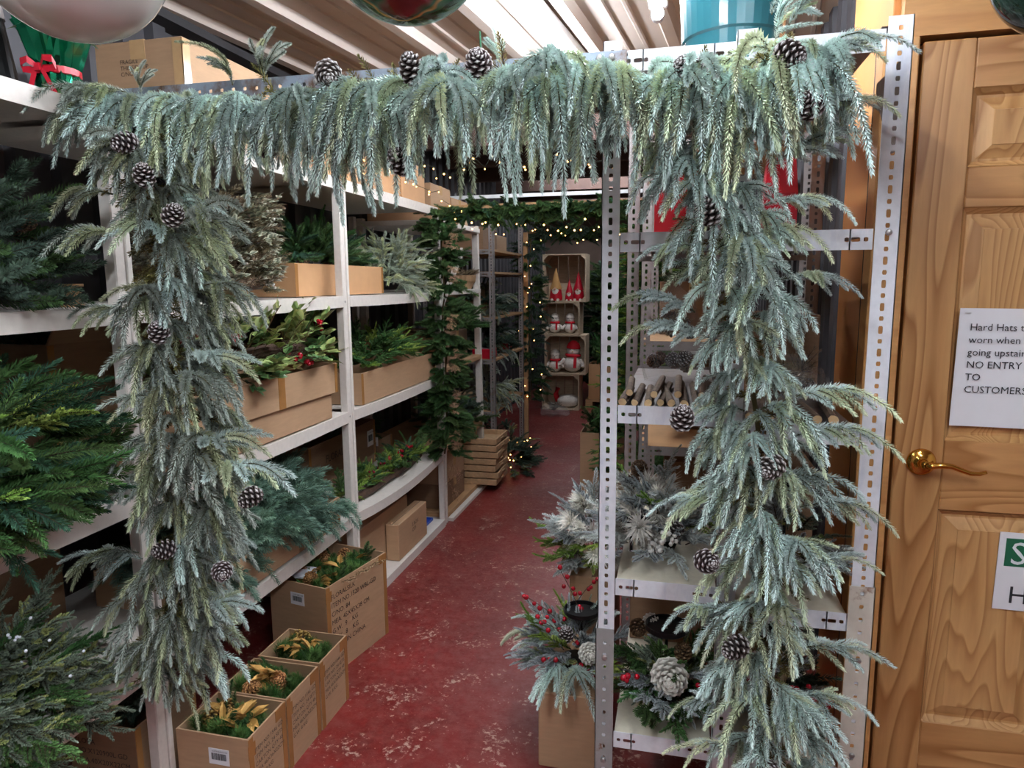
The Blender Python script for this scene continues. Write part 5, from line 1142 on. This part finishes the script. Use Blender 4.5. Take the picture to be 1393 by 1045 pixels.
for k in range(16): inst('bulb', BULB, t_, (random.Random(k).uniform(0, .2), random.Random(k+9).uniform(-.3, .2), random.Random(k+20).uniform(.05, .25)), s=0.55)
nb = thing('bird_nest_basket', 'small twig nest basket on the far timber shelf', 'basket', (-1.40, 4.44, 1.381))
MB().lathe([(0.001, 0), (0.05, 0.0), (0.08, 0.05), (0.085, 0.09), (0.07, 0.09), (0.06, 0.04), (0.001, 0.02)], 18).build('basket_body', M['wicker'], nb)
for k in range(16): a = k*0.4; sprig(nb, 'brush', (0.07*math.cos(a), 0.07*math.sin(a), 0.085), (-math.sin(a), math.cos(a), 0.3), 0.7, rng=rg)
# stack of flat wicker trays
for k in range(7):
    t_ = thing('wicker_tray', ('lowest', 'second lowest', 'third lowest', 'middle', 'third highest', 'second highest', 'topmost')[k]+' flat wicker tray in the leaning stack', 'tray', (-1.30+0.006*math.sin(k*1.7), 4.56+0.004*k, 0.052+k*0.046), 0.05*math.sin(k*2.1), 'stack of flat wicker trays')
    mb = MB(); w, d = 0.12, 0.16
    for a in ((-w, w, -d, -d+.012), (-w, w, d-.012, d), (-w, -w+.012, -d+.012, d-.012), (w-.012, w, -d+.012, d-.012)): mb.box(*a, 0, 0.040)
    mb.box(-w+.012, w-.012, -d+.012, d-.012, 0.0, 0.006); mb.build('tray_body', M['wicker'], t_, bevel=0.003)
    for s_ in (-1, 1): MB().tube([(w*0.99*s_, -0.03, 0.02), (w*1.05*s_, 0, 0.026), (w*0.99*s_, 0.03, 0.02)], 0.005, 5).build('tray_handle', M['wicker'], t_)
box_obj('kerb_board', M['white_wood'], fs_, -0.5, 0.05, 0.0, 1.0, 0.0, 0.02)
for i, (y, z, lb) in enumerate(((5.0, 0.862, 'red and white gift box on brown rack'), (5.5, 0.862, 'small red gift box further along the brown rack'))):
    g_ = thing('gift_box', lb, 'box', (-1.42, y, z)); MB().box(-0.07, 0.07, -0.09, 0.09, 0, 0.07).build('box_body', M['red_ribbon'], g_, bevel=0.002)
    MB().box(-0.0712, 0.0712, -0.02, 0.02, -0.0002, 0.0712).build('ribbon', M['paper'], g_)
pr_ = thing('timber_prop', 'upright timber board at the far end of brown rack', 'board', (-1.30, 5.98, 0)); MB().box(-0.045, 0.0, 0, 0.04, 0, 1.85).build('board', M['rawwood'], pr_, bevel=0.002)

# ---------------------------------------------------------------- crates at the end of the aisle
def crate(label, x, y, z, w=0.40, d=0.32, h=0.42, rz=0.0):
    """apple crate on its side: slats round four sides, open face to the aisle, corner braces"""
    t_ = thing('wooden_crate', label, 'crate', (x, y, z), rz, 'wooden crates stacked at the aisle end'); th = 0.012
    for k in range(3):
        y0 = -d/2+k*d/3
        for (a, b, c_, e_) in ((-w/2, w/2, 0, th), (-w/2, w/2, h-th, h)): box_obj('slat', M['crate'], t_, a, b, y0+0.003, y0+d/3-0.003, c_, e_, 0.0015)
        for (a, b) in ((-w/2, -w/2+th), (w/2-th, w/2)): box_obj('slat', M['crate'], t_, a, b, y0+0.003, y0+d/3-0.003, th+0.001, h-th-0.001, 0.0015)
    for k in range(4):
        x0 = -w/2+th+k*(w-2*th)/4; box_obj('slat', M['crate'], t_, x0+0.004, x0+(w-2*th)/4-0.004, d/2-th, d/2, th+0.001, h-th-0.001, 0.0015)
    for (sx, sz) in ((-1, 0), (1, 0), (-1, 1), (1, 1)):
        X0 = sx*(w/2-th-0.001); Z0 = th+0.001 if not sz else h-th-0.001; s2 = 1 if not sz else -1
        MB().prism([(X0, Z0), (X0-sx*0.05, Z0), (X0, Z0+s2*0.05)], -d/2+0.004, d/2-th-0.002).build('corner_brace', M['crate'], t_)
    return t_
CX = -1.25
crate('bottom wooden crate holding a white bundle at the aisle end', CX-0.02, 7.70, 0.0, 0.42, 0.32, 0.40)
crate('second wooden crate from the floor holding a large plush snowman', CX+0.03, 7.70, 0.401, 0.46, 0.32, 0.44)
crate('third wooden crate from the floor holding two plush snowmen', CX-0.02, 7.70, 0.842, 0.42, 0.32, 0.36)
crate('top wooden crate holding bearded gnomes', CX+0.02, 7.70, 1.203, 0.48, 0.32, 0.52)
def snowman(label, loc, s=1.0, tilt=0.0):
    t_ = thing('plush_snowman', label, 'plush toy', loc); t_.rotation_euler = (0, tilt, 0)
    R = lambda r, z0, sq=1.0: [(max(1e-4, r*s*math.sin(PI*i/10)), z0*s+r*s*sq*(1-math.cos(PI*i/10))) for i in range(11)]
    MB().lathe(R(0.085, 0, 0.9), 18).build('body', M['white_plush'], t_, smooth=True); MB().lathe(R(0.058, 0.135), 18).build('head', M['white_plush'], t_, smooth=True)
    MB().lathe([(0.058*s, 0.14*s), (0.072*s, 0.15*s), (0.07*s, 0.165*s), (0.056*s, 0.168*s)], 18).build('scarf', M['red_felt'], t_, smooth=True)
    MB().box(0.02*s, 0.045*s, -0.088*s, -0.078*s, 0.05*s, 0.15*s).build('scarf_end', M['red_felt'], t_)
    MB().lathe([(0.060*s, 0.215*s), (0.064*s, 0.225*s), (0.05*s, 0.262*s), (0.02*s, 0.285*s), (0.001, 0.288*s)], 18).build('hat', M['red_felt' if s > 1 else 'white_plush'], t_, smooth=True)
    MB().tube([(0, -0.055*s, 0.192*s), (0, -0.085*s, 0.19*s)], 0.007*s, 6, r1=0.001).build('nose', M['tan_felt'], t_)
    for sx in (-1, 1):
        MB().lathe([(0.0005, -0.004), (0.005*s, 0), (0.0005, 0.004)], 8, M=Matrix.Translation((sx*0.02*s, -0.054*s, 0.21*s))).build('eye', M['black_metal'], t_)
        MB().tube([(sx*0.07*s, -0.02*s, 0.12*s), (sx*0.10*s, -0.04*s, 0.08*s), (sx*0.10*s, -0.05*s, 0.06*s)], 0.018*s, 8).build('arm', M['white_plush'], t_)
def gnome(label, loc, s=1.0, hat='tan_felt'):
    t_ = thing('plush_gnome', label, 'plush toy', loc)
    MB().lathe([(0.001, 0), (0.07*s, 0.0), (0.078*s, 0.03*s), (0.066*s, 0.12*s), (0.05*s, 0.15*s), (0.001, 0.16*s)], 18).build('body', M['red_ribbon'], t_, smooth=True)
    MB().lathe([(0.072*s, 0.135*s), (0.068*s, 0.15*s), (0.045*s, 0.22*s), (0.022*s, 0.31*s), (0.001, 0.38*s)], 18).build('hat', M[hat], t_, smooth=True)
    mb = MB(); mb.lathe([(0.004*s, 0.025*s), (0.03*s, 0.07*s), (0.042*s, 0.12*s), (0.03*s, 0.145*s), (0.001, 0.15*s)], 12, M=Matrix.Translation((0, -0.052*s, 0)) @ Matrix.Diagonal((1, 0.6, 1, 1))); mb.build('beard', M['white_plush'], t_, smooth=True)
    MB().lathe([(max(1e-4, 0.016*s*math.sin(PI*i/6)), -0.016*s*math.cos(PI*i/6)) for i in range(7)], 10, M=Matrix.Translation((0, -0.075*s, 0.14*s))).build('nose', M['skin_felt'], t_, smooth=True)
    for sx in (-1, 1): MB().tube([(sx*0.035*s, -0.04*s, 0.012*s), (sx*0.035*s, -0.085*s, 0.012*s)], 0.016*s, 8).build('foot', M['white_plush'], t_)
gnome('gnome with tall tan hat in the top crate', (CX-0.09, 7.66, 1.216), 0.95, 'tan_felt'); gnome('gnome with red hat beside the tan hatted gnome', (CX+0.06, 7.66, 1.216), 0.62, 'red_ribbon')
gnome('gnome with red hat seated behind another in top crate', (CX+0.15, 7.74, 1.216), 0.85, 'red_ribbon')
snowman('small plush snowman on the left in the third crate', (CX-0.10, 7.66, 0.855), 0.78); snowman('small plush snowman on the right in the third crate', (CX+0.07, 7.66, 0.855), 0.78)
snowman('large plush snowman filling the second crate', (CX+0.09, 7.68, 0.414), 1.25, 0.06); snowman('smaller plush snowman tucked left in the second crate', (CX-0.10, 7.68, 0.414), 0.9)
t_ = thing('white_bundle', 'white padded bundle in the bottom crate', 'bundle', (CX+0.05, 7.68, 0.013))
MB().lathe([(max(1e-4, math.sin(PI*i/10)), 1-math.cos(PI*i/10)) for i in range(11)], 18, M=Matrix.Diagonal((0.13, 0.10, 0.075, 1))).build('padding', M['white_plush'], t_, smooth=True)
MB().tube([(-0.12, 0, 0.07), (-0.14, -0.02, 0.15), (-0.12, 0, 0.22)], 0.03, 8).build('red_stocking', M['red_felt'], t_, smooth=True)
cello_bag('crumpled cellophane wrap on the floor before the crates', (-1.28, 7.2, 0.0), 0.3, 0.2, 0.14, 1)
for i, (x0, x1, y0, lb) in enumerate(((-0.98, -0.62, 7.75, 'orange carton with a bushy conifer right of the crates'), (-0.58, -0.30, 7.80, 'second orange carton further right behind the upright'))):
    c, W2, D2, h = carton(lb, x0, x1, y0, y0+0.36, 0.10 if i == 0 else 0.1, 0.50, mat='kraft_orange')
    bed(c, [('dark', 2), ('cedar_dark', 1)], 60, -W2+.05, W2-.05, -D2+.05, D2-.05, h+0.06, (1.0, 1.5), rg, (0.4, 1.6), 0.08)
pl_ = thing('timber_pallet', 'low timber pallet carrying the crates row cartons', 'pallet', (-0.65, 8.0, 0))
for k in range(5): MB().box(-0.36, 0.38, -0.28+k*0.13, -0.17+k*0.13, 0.075, 0.098).build('plank', M['rawwood'], pl_)
for x in (-0.36, -0.03, 0.30): MB().box(x, x+0.08, -0.28, 0.46, 0.0, 0.0745).build('bearer', M['rawwood'], pl_)
tree('dense dark fir tree right of the crates', (-0.88, 8.42, 0.0), 1.6, 0.34, [('dark', 2), ('vdark', 1)], 240, 62, s=(1.3, 1.9))
tree('bright leafy garland tree beside the far timber post', (-0.42, 8.60, 0.0), 1.8, 0.20, [('cedar', 1), ('holly', 2), ('cedar_dark', 1)], 200, 63, s=(1.0, 1.4))
tree('second leafy tree against the far wall at the right', (-0.22, 6.0, 0.0), 1.75, 0.30, [('cedar_dark', 2), ('cedar', 1)], 230, 64, s=(1.1, 1.5))
rk2 = thing('timber_shelving', 'raw timber shelf frame behind the trees at the far right', 'shelving', (-0.72, 9.25, 0))
for x in (0, 0.55, 1.1): box_obj('post', M['rawwood'], rk2, x, x+0.05, 0, 0.05, 0, 1.9)
for z in (0.5, 0.95, 1.4, 1.85): box_obj('shelf', M['white_wood'], rk2, -0.02, 1.17, 0.051, 0.4, z-0.03, z)
